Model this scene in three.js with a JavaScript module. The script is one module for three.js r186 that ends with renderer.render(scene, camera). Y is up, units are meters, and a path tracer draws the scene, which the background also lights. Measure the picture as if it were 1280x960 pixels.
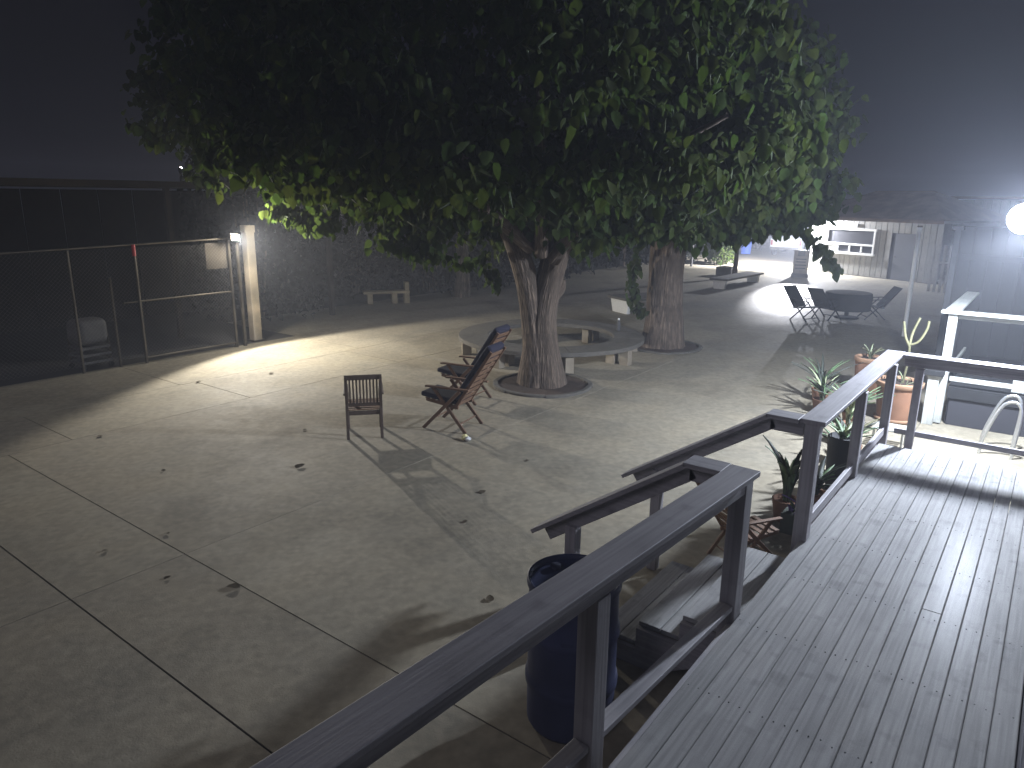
import * as THREE from 'three';
import { mergeGeometries } from 'three/addons/utils/BufferGeometryUtils.js';
import { RoundedBoxGeometry } from 'three/addons/geometries/RoundedBoxGeometry.js';

// ---------------------------------------------------------------- camera, sky, lights, exposure
const scene = new THREE.Scene();
const camera = new THREE.PerspectiveCamera(2 * Math.atan(480 / 900) * 180 / Math.PI, 4 / 3, 0.05, 400);
camera.position.set(0, 3.35, 0);
camera.rotation.order = 'YXZ';
camera.rotation.set(-Math.atan(235 / 900), 37 * Math.PI / 180, 0.6 * Math.PI / 180);
scene.add(camera);

const renderer = new THREE.WebGLRenderer({ antialias: true });
renderer.toneMapping = THREE.LinearToneMapping;
renderer.toneMappingExposure = 1;
renderer.shadowMap.enabled = true;
renderer.shadowMap.type = THREE.PCFSoftShadowMap;
renderer.setSize(1024, 768);

{ // clear moonless night sky, a little lighter towards the horizon
  const w = 64, h = 32, a = new Float32Array(w * h * 4);
  for (let j = 0; j < h; j++) for (let i = 0; i < w; i++) {
    const el = Math.max(0, ((j + 0.5) / h - 0.5) * 2), k = 1 - 0.45 * el, o = (j * w + i) * 4;
    a[o] = 0.003 * k; a[o + 1] = 0.003 * k; a[o + 2] = 0.005 * k; a[o + 3] = 1;
  }
  const sky = new THREE.DataTexture(a, w, h, THREE.RGBAFormat, THREE.FloatType);
  sky.mapping = THREE.EquirectangularReflectionMapping; sky.magFilter = THREE.LinearFilter; sky.needsUpdate = true;
  scene.background = sky; scene.environment = sky; scene.environmentIntensity = 1;
}
const fillLight = new THREE.DirectionalLight(0xe4e0f4, 0.36);  // added fill light from high behind the camera, lifts the shaded faces
fillLight.position.set(-2, 15, 22); fillLight.shadow.radius = 40; fillLight.castShadow = true; scene.add(fillLight, fillLight.target);
scene.fog = new THREE.FogExp2(0xdfe4f0, 0.006);

const LAMP_RIGHT = [-0.44, 3.15, -10.7], LAMP_GATE = [-14.3, 2.42, -9.0], LAMP_KIOSK = [-9.86, 2.36, -36.4];
const rightLight = new THREE.SpotLight(0xe4efff, 34, 0, 0.64, 0.5, 2); // flood lamp: main beam towards the deck
rightLight.position.set(LAMP_RIGHT[0], LAMP_RIGHT[1], LAMP_RIGHT[2] + 0.1); rightLight.target.position.set(LAMP_RIGHT[0] + 0.9, 1.4, 0); rightLight.shadow.radius = 4; rightLight.castShadow = true; scene.add(rightLight, rightLight.target);
const rightDown = new THREE.SpotLight(0xe9f1ff, 78, 0, 1.47, 0.1, 2); // and its light spilling downwards all round
rightDown.position.set(LAMP_RIGHT[0], LAMP_RIGHT[1] - 0.17, LAMP_RIGHT[2]); rightDown.target.position.set(LAMP_RIGHT[0] - 0.05, 0, LAMP_RIGHT[2] + 0.08);
rightDown.shadow.radius = 4; rightDown.castShadow = true; scene.add(rightDown, rightDown.target);
const rightGlow = new THREE.PointLight(0xdfeaff, 112, 0, 2);
rightGlow.position.set(...LAMP_RIGHT); rightGlow.shadow.radius = 4; rightGlow.castShadow = true; scene.add(rightGlow);
const gateLight = new THREE.SpotLight(0xfff9ee, 125, 0, 1.22, 0.12, 2);
gateLight.position.set(LAMP_GATE[0] + 0.16, LAMP_GATE[1] - 0.02, LAMP_GATE[2]); gateLight.target.position.set(-9, 0.3, -10);
gateLight.shadow.radius = 2; gateLight.castShadow = true; scene.add(gateLight, gateLight.target);
const gateSpill = new THREE.PointLight(0xfff9ee, 13, 0, 2); // spill of the gate lamp
gateSpill.position.set(LAMP_GATE[0] + 0.08, LAMP_GATE[1], LAMP_GATE[2]); gateSpill.shadow.radius = 2; gateSpill.castShadow = true; scene.add(gateSpill);
const kioskLight = new THREE.PointLight(0xf2f5ff, 520, 0, 2);
kioskLight.position.set(LAMP_KIOSK[0], LAMP_KIOSK[1] - 0.03, LAMP_KIOSK[2] + 0.02); kioskLight.shadow.radius = 3; kioskLight.castShadow = true; scene.add(kioskLight);
const kioskBeam = new THREE.SpotLight(0xf6f7ff, 4500, 0, 0.14, 1, 2);
kioskBeam.position.set(LAMP_KIOSK[0] + 0.02, LAMP_KIOSK[1] - 0.05, LAMP_KIOSK[2] + 0.12); kioskBeam.target.position.set(-7.98, 0, -27.9);
const kioskBack = new THREE.SpotLight(0xf6f7ff, 1500, 0, 0.85, 0.6, 2);
kioskBack.position.set(LAMP_KIOSK[0] - 0.12, LAMP_KIOSK[1] - 0.05, LAMP_KIOSK[2]); kioskBack.target.position.set(-12.6, 0, -37.4); kioskBack.shadow.radius = 3; kioskBack.castShadow = true; scene.add(kioskBack, kioskBack.target);
kioskBeam.shadow.radius = 3; kioskBeam.castShadow = true; scene.add(kioskBeam, kioskBeam.target);

// ---------------------------------------------------------------- helpers
let seed = 20260913;
function rnd() { seed |= 0; seed = seed + 0x6D2B79F5 | 0; let t = Math.imul(seed ^ seed >>> 15, 1 | seed); t = t + Math.imul(t ^ t >>> 7, 61 | t) ^ t; return ((t ^ t >>> 14) >>> 0) / 4294967296; }
const rr = (a, b) => a + (b - a) * rnd();
const gauss = () => (rnd() + rnd() + rnd() + rnd() - 2) * 0.87;
const V = (x, y, z) => new THREE.Vector3(x, y, z);
const PI = Math.PI;

const counts = {};
function numbered(n) { const k = counts[n] = (counts[n] || 0) + 1; return k === 1 ? n : `${n}_${String(k - 1).padStart(3, '0')}`; }
function shade(o) { o.castShadow = true; o.receiveShadow = true; return o; }
function uvBox(g) { // uv in metres from the dominant axis of each face
  const keep = g.userData.ownUV; g = g.index ? g.toNonIndexed() : g;
  for (const k of Object.keys(g.attributes)) if (!['position', 'normal', 'uv'].includes(k)) g.deleteAttribute(k);
  if (keep) return g;
  g.computeBoundingBox(); const sz = g.boundingBox.getSize(new THREE.Vector3()), long = sz.x > sz.y && sz.x > sz.z ? 0 : sz.y >= sz.z ? 1 : 2;
  const p = g.attributes.position, uv = new Float32Array(p.count * 2), a = V(0, 0, 0), b = V(0, 0, 0), c = V(0, 0, 0);
  for (let i = 0; i < p.count; i += 3) {
    a.fromBufferAttribute(p, i); b.fromBufferAttribute(p, i + 1); c.fromBufferAttribute(p, i + 2);
    const n = b.clone().sub(a).cross(c.clone().sub(a)), ax = Math.abs(n.x), ay = Math.abs(n.y), az = Math.abs(n.z);
    [a, b, c].forEach((v, k) => {
      const e = ay >= ax && ay >= az ? [0, 2] : ax >= az ? [2, 1] : [0, 1]; if (e[0] === long) e.reverse();
      const s = v.getComponent(e[0]), t = v.getComponent(e[1]);
      uv[(i + k) * 2] = s; uv[(i + k) * 2 + 1] = t;
    });
  }
  g.setAttribute('uv', new THREE.BufferAttribute(uv, 2));
  return g;
}
function mesh(name, geos, mat, parent) {
  const list = (Array.isArray(geos) ? geos : [geos]).map(uvBox);
  const m = shade(new THREE.Mesh(list.length > 1 ? mergeGeometries(list) : list[0], mat));
  m.name = parent ? name : numbered(name);
  (parent || scene).add(m);
  return m;
}
function tag(o, label, category, group) { o.userData.label = label; o.userData.category = category; if (group) o.userData.group = group; return o; }
function thing(name, label, category, pos = [0, 0, 0], turn = 0, group) {
  const o = new THREE.Group(); o.name = numbered(name); o.position.set(...pos); o.rotation.y = turn; scene.add(o);
  return tag(o, label, category, group);
}
function each(name, geos, mat, parent) { for (const g of geos) mesh(name, g, mat, parent); }
function struct(name, geos, mat) { const m = mesh(name, geos, mat); m.userData.kind = 'structure'; return m; }
function dup(o, pos, turn, label, group) {
  const c = o.clone(); c.name = numbered(o.name.replace(/_\d+$/, '')); c.userData = { ...o.userData }; scene.add(c);
  if (pos) c.position.set(...pos); if (turn !== undefined) c.rotation.y = turn;
  if (label) c.userData.label = label; if (group) c.userData.group = group;
  return c;
}
const box = (w, h, d, x = 0, y = 0, z = 0, r = 0.006) => { const g = new RoundedBoxGeometry(w, h, d, 1, Math.min(r, w / 3, h / 3, d / 3)); g.translate(x, y, z); return g; };
function bar(p, q, w, t, up = V(0, 1, 0), r = 0.005) { // box from p to q; w across, t along up
  const d = q.clone().sub(p), L = d.length(), g = box(w, t, L, 0, 0, 0, r);
  const zz = d.normalize(), xx = up.clone().cross(zz).normalize(), yy = zz.clone().cross(xx);
  g.applyMatrix4(new THREE.Matrix4().makeBasis(xx, yy, zz).setPosition(p.clone().add(q).multiplyScalar(0.5)));
  return g;
}
function rod(p, q, r, seg = 8, r2 = r) {
  const d = q.clone().sub(p), g = new THREE.CylinderGeometry(r2, r, d.length(), seg);
  g.applyQuaternion(new THREE.Quaternion().setFromUnitVectors(V(0, 1, 0), d.clone().normalize()));
  g.translate((p.x + q.x) / 2, (p.y + q.y) / 2, (p.z + q.z) / 2); return g;
}
const tube = (pts, r, n = 16, seg = 6) => new THREE.TubeGeometry(new THREE.CatmullRomCurve3(pts), n, r, seg, false);
const lathe = (pts, seg = 24) => new THREE.LatheGeometry(pts.map(([x, y]) => new THREE.Vector2(x, y)), seg);

// tileable value noise
function makeNoise(s) {
  const N = 256, t = new Float32Array(N * N); let q = s;
  for (let i = 0; i < t.length; i++) { q = (Math.imul(q, 1664525) + 1013904223) | 0; t[i] = (q >>> 8) / 16777216; }
  return (x, y, per, py = per) => {
    const xi = Math.floor(x), yi = Math.floor(y), fx = x - xi, fy = y - yi, u = fx * fx * (3 - 2 * fx), v = fy * fy * (3 - 2 * fy);
    const g = (a, b) => t[(((b % py) + py) % py) * N + (((a % per) + per) % per)];
    return (g(xi, yi) * (1 - u) + g(xi + 1, yi) * u) * (1 - v) + (g(xi, yi + 1) * (1 - u) + g(xi + 1, yi + 1) * u) * v;
  };
}
function fbm(n, u, v, per, oct, gain = 0.5) { let a = 0, w = 1, s = 0; for (let i = 0; i < oct; i++) { a += w * n(u * per, v * per, per); s += w; w *= gain; per *= 2; if (per > 256) break; } return a / s; }
function texture(size, metres, f, srgb = true) {
  const d = new Uint8Array(size * size * 4);
  for (let j = 0; j < size; j++) for (let i = 0; i < size; i++) {
    const c = f(i / size, j / size), o = (j * size + i) * 4, k = Array.isArray(c) ? c : [c, c, c];
    for (let m = 0; m < 3; m++) d[o + m] = Math.max(0, Math.min(255, k[m] * 255)); d[o + 3] = 255;
  }
  const t = new THREE.DataTexture(d, size, size); t.wrapS = t.wrapT = THREE.RepeatWrapping; t.magFilter = THREE.LinearFilter; t.minFilter = THREE.LinearMipmapLinearFilter;
  t.generateMipmaps = true; if (srgb) t.colorSpace = THREE.SRGBColorSpace; t.repeat.set(1 / metres, 1 / metres); t.needsUpdate = true; return t;
}
const n1 = makeNoise(11), n2 = makeNoise(77), n3 = makeNoise(501);
const concreteMap = texture(1024, 7.3, (u, v) => {
  const a = fbm(n1, u, v, 4, 6), b = fbm(n2, u, v, 16, 4), c = fbm(n3, u, v, 128, 2), st = Math.max(0, fbm(n2, u + 0.3, v, 6, 5) - 0.56) * 2.2;
  const k = 0.8 + 0.12 * a + 0.07 * (b - 0.5) + 0.17 * (c - 0.5) - st * 0.24;
  return [k, k * (0.985 - 0.02 * b), k * (0.95 - 0.05 * b)];
});
const concreteRough = texture(512, 5.1, (u, v) => { const a = fbm(n3, u, v, 6, 6), b = fbm(n1, u, v, 64, 2); return 0.84 + 0.16 * a + 0.1 * (b - 0.5); }, false);
const concreteBump = texture(512, 1.3, (u, v) => 0.5 * fbm(n1, u, v, 16, 5) + 0.5 * fbm(n2, u, v, 128, 2), false);
const grain = (n, u, v) => 0.5 * n(u * 96, v * 4, 96, 4) + 0.3 * n(u * 192, v * 8, 192, 8) + 0.2 * n(u * 24, v * 2, 24, 2);
const woodMap = texture(1024, 1.3, (u, v) => { const a = fbm(n1, u, v, 4, 6), g = grain(n2, u, v), w = Math.max(0, fbm(n3, u, v, 12, 4) - 0.58) * 2, k = 0.74 + 0.12 * a + 0.2 * (g - 0.5) - 0.16 * w; return [k, k, k * 0.99]; });
const grainBump = texture(512, 0.6, (u, v) => 0.7 * grain(n3, u, v) + 0.3 * fbm(n1, u, v, 32, 3), false);
const barkMap = texture(512, 1.1, (u, v) => { const r = Math.abs(fbm(n1, u, v * 0.25 + 0.1, 16, 4) - 0.5) * 2, k = 0.5 + 0.5 * r + 0.25 * (fbm(n2, u, v, 8, 4) - 0.5); return [k, k * 0.95, k * 0.88]; });
const dirtMap = texture(512, 3, (u, v) => { const k = 0.6 + 0.5 * fbm(n2, u, v, 8, 6); return [k, k * 0.93, k * 0.83]; });
const leafMap = texture(128, 1, (u, v) => { const k = 0.8 + 0.3 * fbm(n1, u, v, 8, 3); return [k, k, k * 0.9]; });

function mat(color, o = {}) {
  const { kind = MAT_STD, ...p } = o;
  const m = new THREE.MeshStandardMaterial({ roughness: 0.8, ...p });
  if (Array.isArray(color)) m.color.setRGB(...color); else m.color.set(color);
  return m;
}
const MAT_STD = 0;
function paint(color, o) { const m = new THREE.MeshPhysicalMaterial({ roughness: 0.85, specularIntensity: 0.35, clearcoat: 0.04, clearcoatRoughness: 0.3, ...o }); m.color.setRGB(...color); return m; } // worn glossy floor paint
const M = {
  concrete: mat([0.36, 0.336, 0.272], { map: concreteMap, roughness: 0.85, roughnessMap: concreteRough, bumpMap: concreteBump, bumpScale: 0.0018 }),
  concreteB: mat([0.342, 0.318, 0.26], { map: concreteMap, roughness: 0.88, roughnessMap: concreteRough, bumpMap: concreteBump, bumpScale: 0.0018 }),
  soil: mat([0.1, 0.085, 0.07], { map: dirtMap, roughness: 1, bumpMap: concreteBump, bumpScale: 0.03 }),
  mulch: mat([0.085, 0.066, 0.058], { map: dirtMap, roughness: 1, bumpMap: concreteBump, bumpScale: 0.04 }),
  bench: mat([0.15, 0.145, 0.135], { map: concreteMap, roughness: 0.85, bumpMap: concreteBump, bumpScale: 0.004 }),
  benchWhite: mat([0.8, 0.79, 0.75], { roughness: 0.75 }),
  deckA: paint([0.5, 0.495, 0.495], { map: woodMap, bumpMap: grainBump, bumpScale: 0.0016 }),
  deckB: paint([0.485, 0.482, 0.482], { map: woodMap, bumpMap: grainBump, bumpScale: 0.0016 }),
  deckC: paint([0.515, 0.51, 0.508], { map: woodMap, bumpMap: grainBump, bumpScale: 0.0016 }),
  rail: mat([0.47, 0.45, 0.48], { map: woodMap, roughness: 0.6, bumpMap: grainBump, bumpScale: 0.001 }),
  porchWhite: mat([0.62, 0.64, 0.6], { map: woodMap, roughness: 0.6 }),
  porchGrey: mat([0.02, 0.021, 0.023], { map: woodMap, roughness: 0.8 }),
  dark: mat([0.03, 0.03, 0.035], { roughness: 0.9 }),
  house: mat([0.2, 0.2, 0.25], { map: woodMap, roughness: 0.8 }),
  steel: mat([0.55, 0.56, 0.56], { roughness: 0.38, metalness: 0.85 }),
  galv: mat([0.14, 0.14, 0.13], { map: dirtMap, roughness: 0.5, metalness: 0.6 }),
  link: mat([0.2, 0.19, 0.175], { roughness: 0.6, metalness: 0.5 }),
  whitePost: mat([0.74, 0.74, 0.7], { map: dirtMap, roughness: 0.7 }),
  red: mat([0.4, 0.03, 0.03], { roughness: 0.6 }),
  beige: mat([0.1, 0.095, 0.085], { map: dirtMap, roughness: 0.8 }),
  teak: mat([0.28, 0.16, 0.095], { map: woodMap, roughness: 0.6, bumpMap: grainBump, bumpScale: 0.001 }),
  teakDark: mat([0.15, 0.108, 0.085], { map: woodMap, roughness: 0.6, bumpMap: grainBump, bumpScale: 0.001 }),
  teakPale: mat([0.3, 0.2, 0.1], { map: woodMap, roughness: 0.55 }),
  navy: mat([0.026, 0.03, 0.075], { map: dirtMap, roughness: 0.95, bumpMap: grainBump, bumpScale: 0.002 }),
  drumBlue: mat([0.055, 0.078, 0.23], { map: dirtMap, roughness: 0.5 }),
  drumIn: mat([0.02, 0.022, 0.05], { roughness: 0.8 }),
  bark: mat([0.31, 0.26, 0.225], { map: barkMap, roughness: 0.95, bumpMap: barkMap, bumpScale: 0.035 }),
  barkPale: mat([0.34, 0.3, 0.25], { map: barkMap, roughness: 0.95, bumpMap: barkMap, bumpScale: 0.02 }),
  terracotta: mat([0.36, 0.215, 0.155], { map: dirtMap, roughness: 0.85 }),
  terracottaRim: mat([0.46, 0.32, 0.24], { map: dirtMap, roughness: 0.85 }),
  stem: mat([0.22, 0.25, 0.16], { map: dirtMap, roughness: 0.8 }),
  agave: mat([0.1, 0.17, 0.09], { map: leafMap, roughness: 0.6 }),
  agavePale: mat([0.3, 0.34, 0.24], { map: leafMap, roughness: 0.6 }),
  darkLeaf: mat([0.05, 0.06, 0.055], { map: leafMap, roughness: 0.7 }),
  purple: mat([0.16, 0.1, 0.3], { roughness: 0.8 }),
  paleBlue: mat([0.14, 0.16, 0.2], { map: dirtMap, roughness: 0.8 }),
  siding: mat([0.5, 0.49, 0.46], { map: woodMap, roughness: 0.75, bumpMap: grainBump, bumpScale: 0.001 }),
  sidingB: mat([0.45, 0.445, 0.42], { map: woodMap, roughness: 0.78, bumpMap: grainBump, bumpScale: 0.001 }),
  trim: mat([0.78, 0.79, 0.77], { roughness: 0.6 }),
  roof: mat([0.24, 0.2, 0.175], { map: dirtMap, roughness: 0.95, bumpMap: concreteBump, bumpScale: 0.02 }),
  shutter: mat([0.03, 0.03, 0.034], { roughness: 1 }),
  door: mat([0.12, 0.125, 0.14], { roughness: 0.6 }),
  canvas: mat([0.035, 0.038, 0.045], { map: dirtMap, roughness: 0.9 }),
  carWhite: mat([0.75, 0.76, 0.76], { roughness: 0.3 }),
  carGlass: mat([0.02, 0.022, 0.025], { roughness: 0.12 }),
  tyre: mat([0.02, 0.02, 0.02], { roughness: 0.9 }),
  binBlue: mat([0.05, 0.12, 0.5], { roughness: 0.5 }),
  slat: mat([0.06, 0.055, 0.055], { map: woodMap, roughness: 0.9 }),
  litter: mat([0.08, 0.06, 0.04], { map: leafMap, roughness: 0.9, side: THREE.DoubleSide }),
  paper: mat([0.75, 0.7, 0.35], { roughness: 0.8 }),
  black: mat([0.015, 0.015, 0.017], { roughness: 0.6 }),
  stone: mat([0.5, 0.48, 0.38], { map: dirtMap, roughness: 0.9, bumpMap: concreteBump, bumpScale: 0.01 }),
  blockPale: mat([0.42, 0.42, 0.4], { map: dirtMap, roughness: 0.85 }),
  jointDark: mat([0.05, 0.047, 0.042], { roughness: 1 }),
  roofDark: mat([0.035, 0.03, 0.026], { map: dirtMap, roughness: 0.95 }),
  board: mat([0.33, 0.33, 0.3], { map: dirtMap, roughness: 0.7 }),
};
function glow(color, k) { const m = new THREE.MeshStandardMaterial({ color: 0xffffff, emissive: new THREE.Color(color), emissiveIntensity: k, roughness: 0.5 }); return m; }
const leafMats = {
  tree: new THREE.MeshPhysicalMaterial({ color: new THREE.Color().setRGB(0.047, 0.071, 0.019), map: leafMap, roughness: 1, specularIntensity: 0.15, transmission: 0.55, thickness: 0, side: THREE.DoubleSide }),
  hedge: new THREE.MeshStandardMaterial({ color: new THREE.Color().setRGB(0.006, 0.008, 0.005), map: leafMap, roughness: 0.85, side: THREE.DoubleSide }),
};

// ---------------------------------------------------------------- ground: concrete yard of separate slabs
struct('ground', (() => { const g = new THREE.PlaneGeometry(360, 360, 8, 8); g.rotateX(-PI / 2); g.translate(-20, -0.13, -60); return g; })(), M.soil);
{
  const yard = new THREE.Group(); yard.name = 'paved_yard'; yard.userData.kind = 'structure'; scene.add(yard);
  const slab = (x0, x1, z0, z1, m, gap = 0.006) => mesh('slab', new THREE.BoxGeometry(x1 - x0 - gap * 2, 0.14, z0 - z1 - gap * 2).translate((x0 + x1) / 2, -0.07, (z0 + z1) / 2), m, yard);
  mesh('joint_filler', new THREE.PlaneGeometry(40, 62).rotateX(-PI / 2).translate(-4, -0.007, -25), M.jointDark, yard);
  const row = (x0, x1, zs, gap) => { for (let i = 0; i + 1 < zs.length; i++) slab(x0, x1, zs[i], zs[i + 1], rnd() < 0.5 ? M.concrete : M.concreteB, gap); };
  row(-14.6, -12.3, [6, 1.2, -2.3, -6.4, -10.6, -13.5], 0.006);
  row(-12.3, -10.6, [6, -0.5, -3.9, -6.7, -10.2, -15], 0.006);
  row(-10.6, -6.25, [6, 1, -2.1, -3.12], 0.0075); row(-10.6, -6.25, [-3.12, -15], 0.005);
  row(-6.25, -1.36, [6, 1, -2.1, -3.12], 0.0075); row(-6.25, -1.36, [-3.12, -15], 0.0045);
  row(-1.36, 3, [-8.7, -15], 0.003);
  row(-17.6, -12.3, [-15, -24, -33, -42, -50], 0.003); row(-12.3, -6.25, [-15, -22.2, -30, -40, -50], 0.003); row(-6.25, 0, [-15, -24, -33, -42, -50], 0.003);
  row(-17.6, -14.6, [-10.6, -15], 0.003); row(0, 12, [-15, -30, -50], 0.003); row(-14.6, -12.3, [-13.5, -15], 0.003);
}
// ---------------------------------------------------------------- deck
{
  const deck = new THREE.Group(); deck.name = 'deck'; deck.userData.kind = 'structure'; scene.add(deck);
  const profile = (w) => { const s = new THREE.Shape(), c = 0.005, t = 0.032; s.moveTo(-w / 2, 0); s.lineTo(w / 2, 0); s.lineTo(w / 2, t - c); s.lineTo(w / 2 - c, t); s.lineTo(-w / 2 + c, t); s.lineTo(-w / 2, t - c); s.closePath(); return s; };
  const L = (w, z0, z1, x) => { const g = new THREE.ExtrudeGeometry(profile(w), { depth: z0 - z1, bevelEnabled: false }); g.translate(x, 0, z1); return uvBox(g); };
  const cut = 0.118, w = 0.1152, mats = [M.deckA, M.deckB, M.deckC], heads = [];
  for (let i = 0; i < 13; i++) {
    const x = -1.325 + cut * (i + 0.5), split = [null, null, null, -2.2, null, null, null, null, -5.1, null, -1.2, null, null][i];
    const parts = split === null ? [[2.6, -8.62]] : [[2.6, split + 0.003], [split - 0.003, -8.62]];
    for (const [a, b] of parts) {
      const g = L(w, a, b, x), uv = g.attributes.uv, du = rnd(), dv = rnd(); for (let q = 0; q < uv.count; q++) uv.setXY(q, uv.getX(q) + du, uv.getY(q) + dv);
      const m = shade(new THREE.Mesh(g, mats[Math.floor(rnd() * 3)])); m.name = 'board'; m.position.set(0, 0.668 + rr(-0.0015, 0.0015), 0); deck.add(m);
    }
  }
  for (let i = 0; i < 13; i++) for (let j = 0; j < 14; j++) for (const o of [-0.03, 0.03]) heads.push(new THREE.CylinderGeometry(0.0042, 0.0042, 0.003, 6).translate(-1.325 + cut * (i + 0.5) + o + rr(-0.004, 0.004), 0.7005, 2.2 - j * 0.8 + rr(-0.012, 0.012)));
  mesh('screw_head', heads, M.dark, deck).userData.kind = 'stuff';
  each('rim_joist', [box(0.045, 0.22, 3.02, -1.35, 0.552, -7.17), box(0.045, 0.22, 6.6, -1.35, 0.552, -0.95), box(1.6, 0.22, 0.045, -0.55, 0.552, -8.645)], M.rail, deck);
  each('joist', Array.from({ length: 14 }, (_, i) => box(1.5, 0.16, 0.045, -0.56, 0.58, 2.2 - i * 0.8)), M.dark, deck);
  each('deck_post', [-8.5, -7, -5.6, -4.3, -2.6, -0.9, 1].map((z) => box(0.1, 0.5, 0.1, -1.28, 0.22, z)), M.rail, deck);
}
{
  const w = thing('house_wall', 'dark blue grey painted house wall along the right side of the deck', 'wall');
  for (let i = 0; i < 17; i++) mesh('siding_board', box(0.03, 0.198, 14.4, 0.235 - 0.004 * (i % 2), 0.1 + i * 0.2, -4.2, 0.004), M.house, w);
  mesh('wall_core', box(0.14, 3.4, 14.5, 0.33, 1.7, -4.2), M.house, w);
}
// railings
function capRail(p, q, w = 0.19) { return bar(p, q, w, 0.036, V(0, 1, 0), 0.006); }
function post(x, z, y0, y1, w = 0.092) { return box(w, y1 - y0, w, x, (y0 + y1) / 2, z); }
{
  const r = thing('deck_railing', 'grey wooden railing on the far left edge of the deck, past the stairs', 'railing');
  mesh('cap_rail', capRail(V(-1.33, 1.69, -5.6), V(-1.33, 1.69, -8.96)), M.rail, r);
  mesh('apron', box(0.038, 0.1, 3.12, -1.33, 1.621, -7.25), M.rail, r);
  for (const z of [-5.66, -7.36, -8.86]) mesh('post', post(-1.33, z, 0.2, z === -5.66 ? 1.672 : 1.57, z === -5.66 ? 0.11 : 0.092), M.rail, r);
  each('bottom_rail', [box(0.038, 0.09, 1.57, -1.33, 0.8, -6.51), box(0.038, 0.09, 1.4, -1.33, 0.8, -8.11)], M.rail, r);
}
{
  const r = thing('deck_railing', 'grey wooden railing across the far end of the deck, in front of the potted plants', 'railing');
  mesh('cap_rail', capRail(V(-1.232, 1.688, -8.86), V(0.2, 1.688, -8.86)), M.rail, r);
  mesh('apron', box(1.4, 0.1, 0.038, -0.52, 1.619, -8.86), M.rail, r);
  mesh('post', post(-1.05, -8.8, 0.4, 1.568, 0.08), M.rail, r);
  mesh('bottom_rail', box(1.42, 0.06, 0.038, -0.51, 0.82, -8.84), M.rail, r);
}
{
  const r = thing('deck_railing', 'long dark wooden railing on the near left edge of the deck beside the blue drum', 'railing', [-1.385, 0, -4.25], -0.06);
  mesh('cap_rail', capRail(V(0, 1.69, 6.6), V(0, 1.69, -0.05)), M.rail, r);
  mesh('apron', box(0.038, 0.1, 6.5, 0.03, 1.621, 3.3), M.rail, r);
  for (const z of [0, 1.63, 3.35, 5.15]) mesh('post', post(0, z, 0.2, z === 0 ? 1.672 : 1.57, 0.11), M.rail, r);
  each('bottom_rail', [[0.06, 1.57], [1.69, 3.29], [3.41, 5.09], [5.21, 6.5]].map(([a, b]) => box(0.09, 0.038, b - a, 0, 0.775, (a + b) / 2)), M.rail, r);
}
for (const [z, label] of [[-5.66, 'sloping handrail on the far side of the deck stairs'], [-4.23, 'sloping handrail on the near side of the deck stairs, ending above the blue drum']]) {
  const r = thing('stair_handrail', label, 'handrail', [0, 0, z]);
  const o = z === -4.23 ? 0.06 : 0;
  mesh('cap_rail', [bar(V(-1.487 + (z < -5 ? 0.06 : 0), 1.688, 0), V(-1.68 - o, 1.688, 0), 0.19, 0.034), bar(V(-1.66 - o, 1.686, 0), V(-2.92, 0.86, 0), 0.19, 0.034)], M.rail, r);
  mesh('apron', [bar(V(-1.4, 1.616, 0), V(-1.66 - o, 1.616, 0), 0.04, 0.11), bar(V(-1.63 - o, 1.63, 0), V(-2.82, 0.845, 0), 0.04, 0.1)], M.rail, r);
  mesh('post', post(-2.6, 0.0, 0, 0.98, 0.09), M.rail, r);
}
{
  const s = thing('deck_stairs', 'three step wooden stairs going down from the deck to the yard', 'stairs', [0, 0, -4.945]);
  [[-1.55, 0.525], [-1.88, 0.35], [-2.21, 0.175]].forEach(([x, y]) => { each('tread_board', [box(0.165, 0.036, 1.3, x + 0.084, y - 0.018, 0), box(0.165, 0.036, 1.3, x - 0.088, y - 0.018, 0)], M.deckB, s); mesh('riser', box(0.02, 0.137, 1.28, x - 0.155, y - 0.106, 0), M.rail, s); });
  for (const z of [-0.67, 0.67]) {
    const sh = new THREE.Shape(); sh.moveTo(-1.38, 0.66); sh.lineTo(-1.38, 0.487); sh.lineTo(-1.72, 0.487); sh.lineTo(-1.72, 0.312); sh.lineTo(-2.05, 0.312); sh.lineTo(-2.05, 0.137); sh.lineTo(-2.38, 0.137); sh.lineTo(-2.38, 0); sh.lineTo(-1.9, 0); sh.lineTo(-1.38, 0.3);
    const g = new THREE.ExtrudeGeometry(sh, { depth: 0.04, bevelEnabled: false }); g.translate(0, 0, z - 0.02); mesh('stringer', g, M.rail, s);
  }
}
// ---------------------------------------------------------------- blue drum
{
  const d = thing('barrel', 'blue plastic drum standing under the near deck railing at the foot of the stairs', 'drum', [-2.13, 0, -3.5]);
  const pr = [[0, 0.012], [0.27, 0.012], [0.285, 0.04], [0.286, 0.3], [0.3, 0.315], [0.3, 0.365], [0.286, 0.38], [0.286, 0.66], [0.3, 0.675], [0.3, 0.725], [0.286, 0.74], [0.284, 0.98], [0.298, 1.0], [0.298, 1.04], [0.286, 1.045], [0.274, 1.03], [0.272, 1.005], [0.05, 1.0], [0, 1.0]];
  mesh('body', lathe(pr, 40), M.drumBlue, d);
  for (const a of [0.4, 3.5]) mesh('bung', lathe([[0, 1.03], [0.034, 1.03], [0.036, 1.003]], 14).translate(Math.cos(a) * 0.2, 0, Math.sin(a) * 0.2), M.drumIn, d);
}
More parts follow.
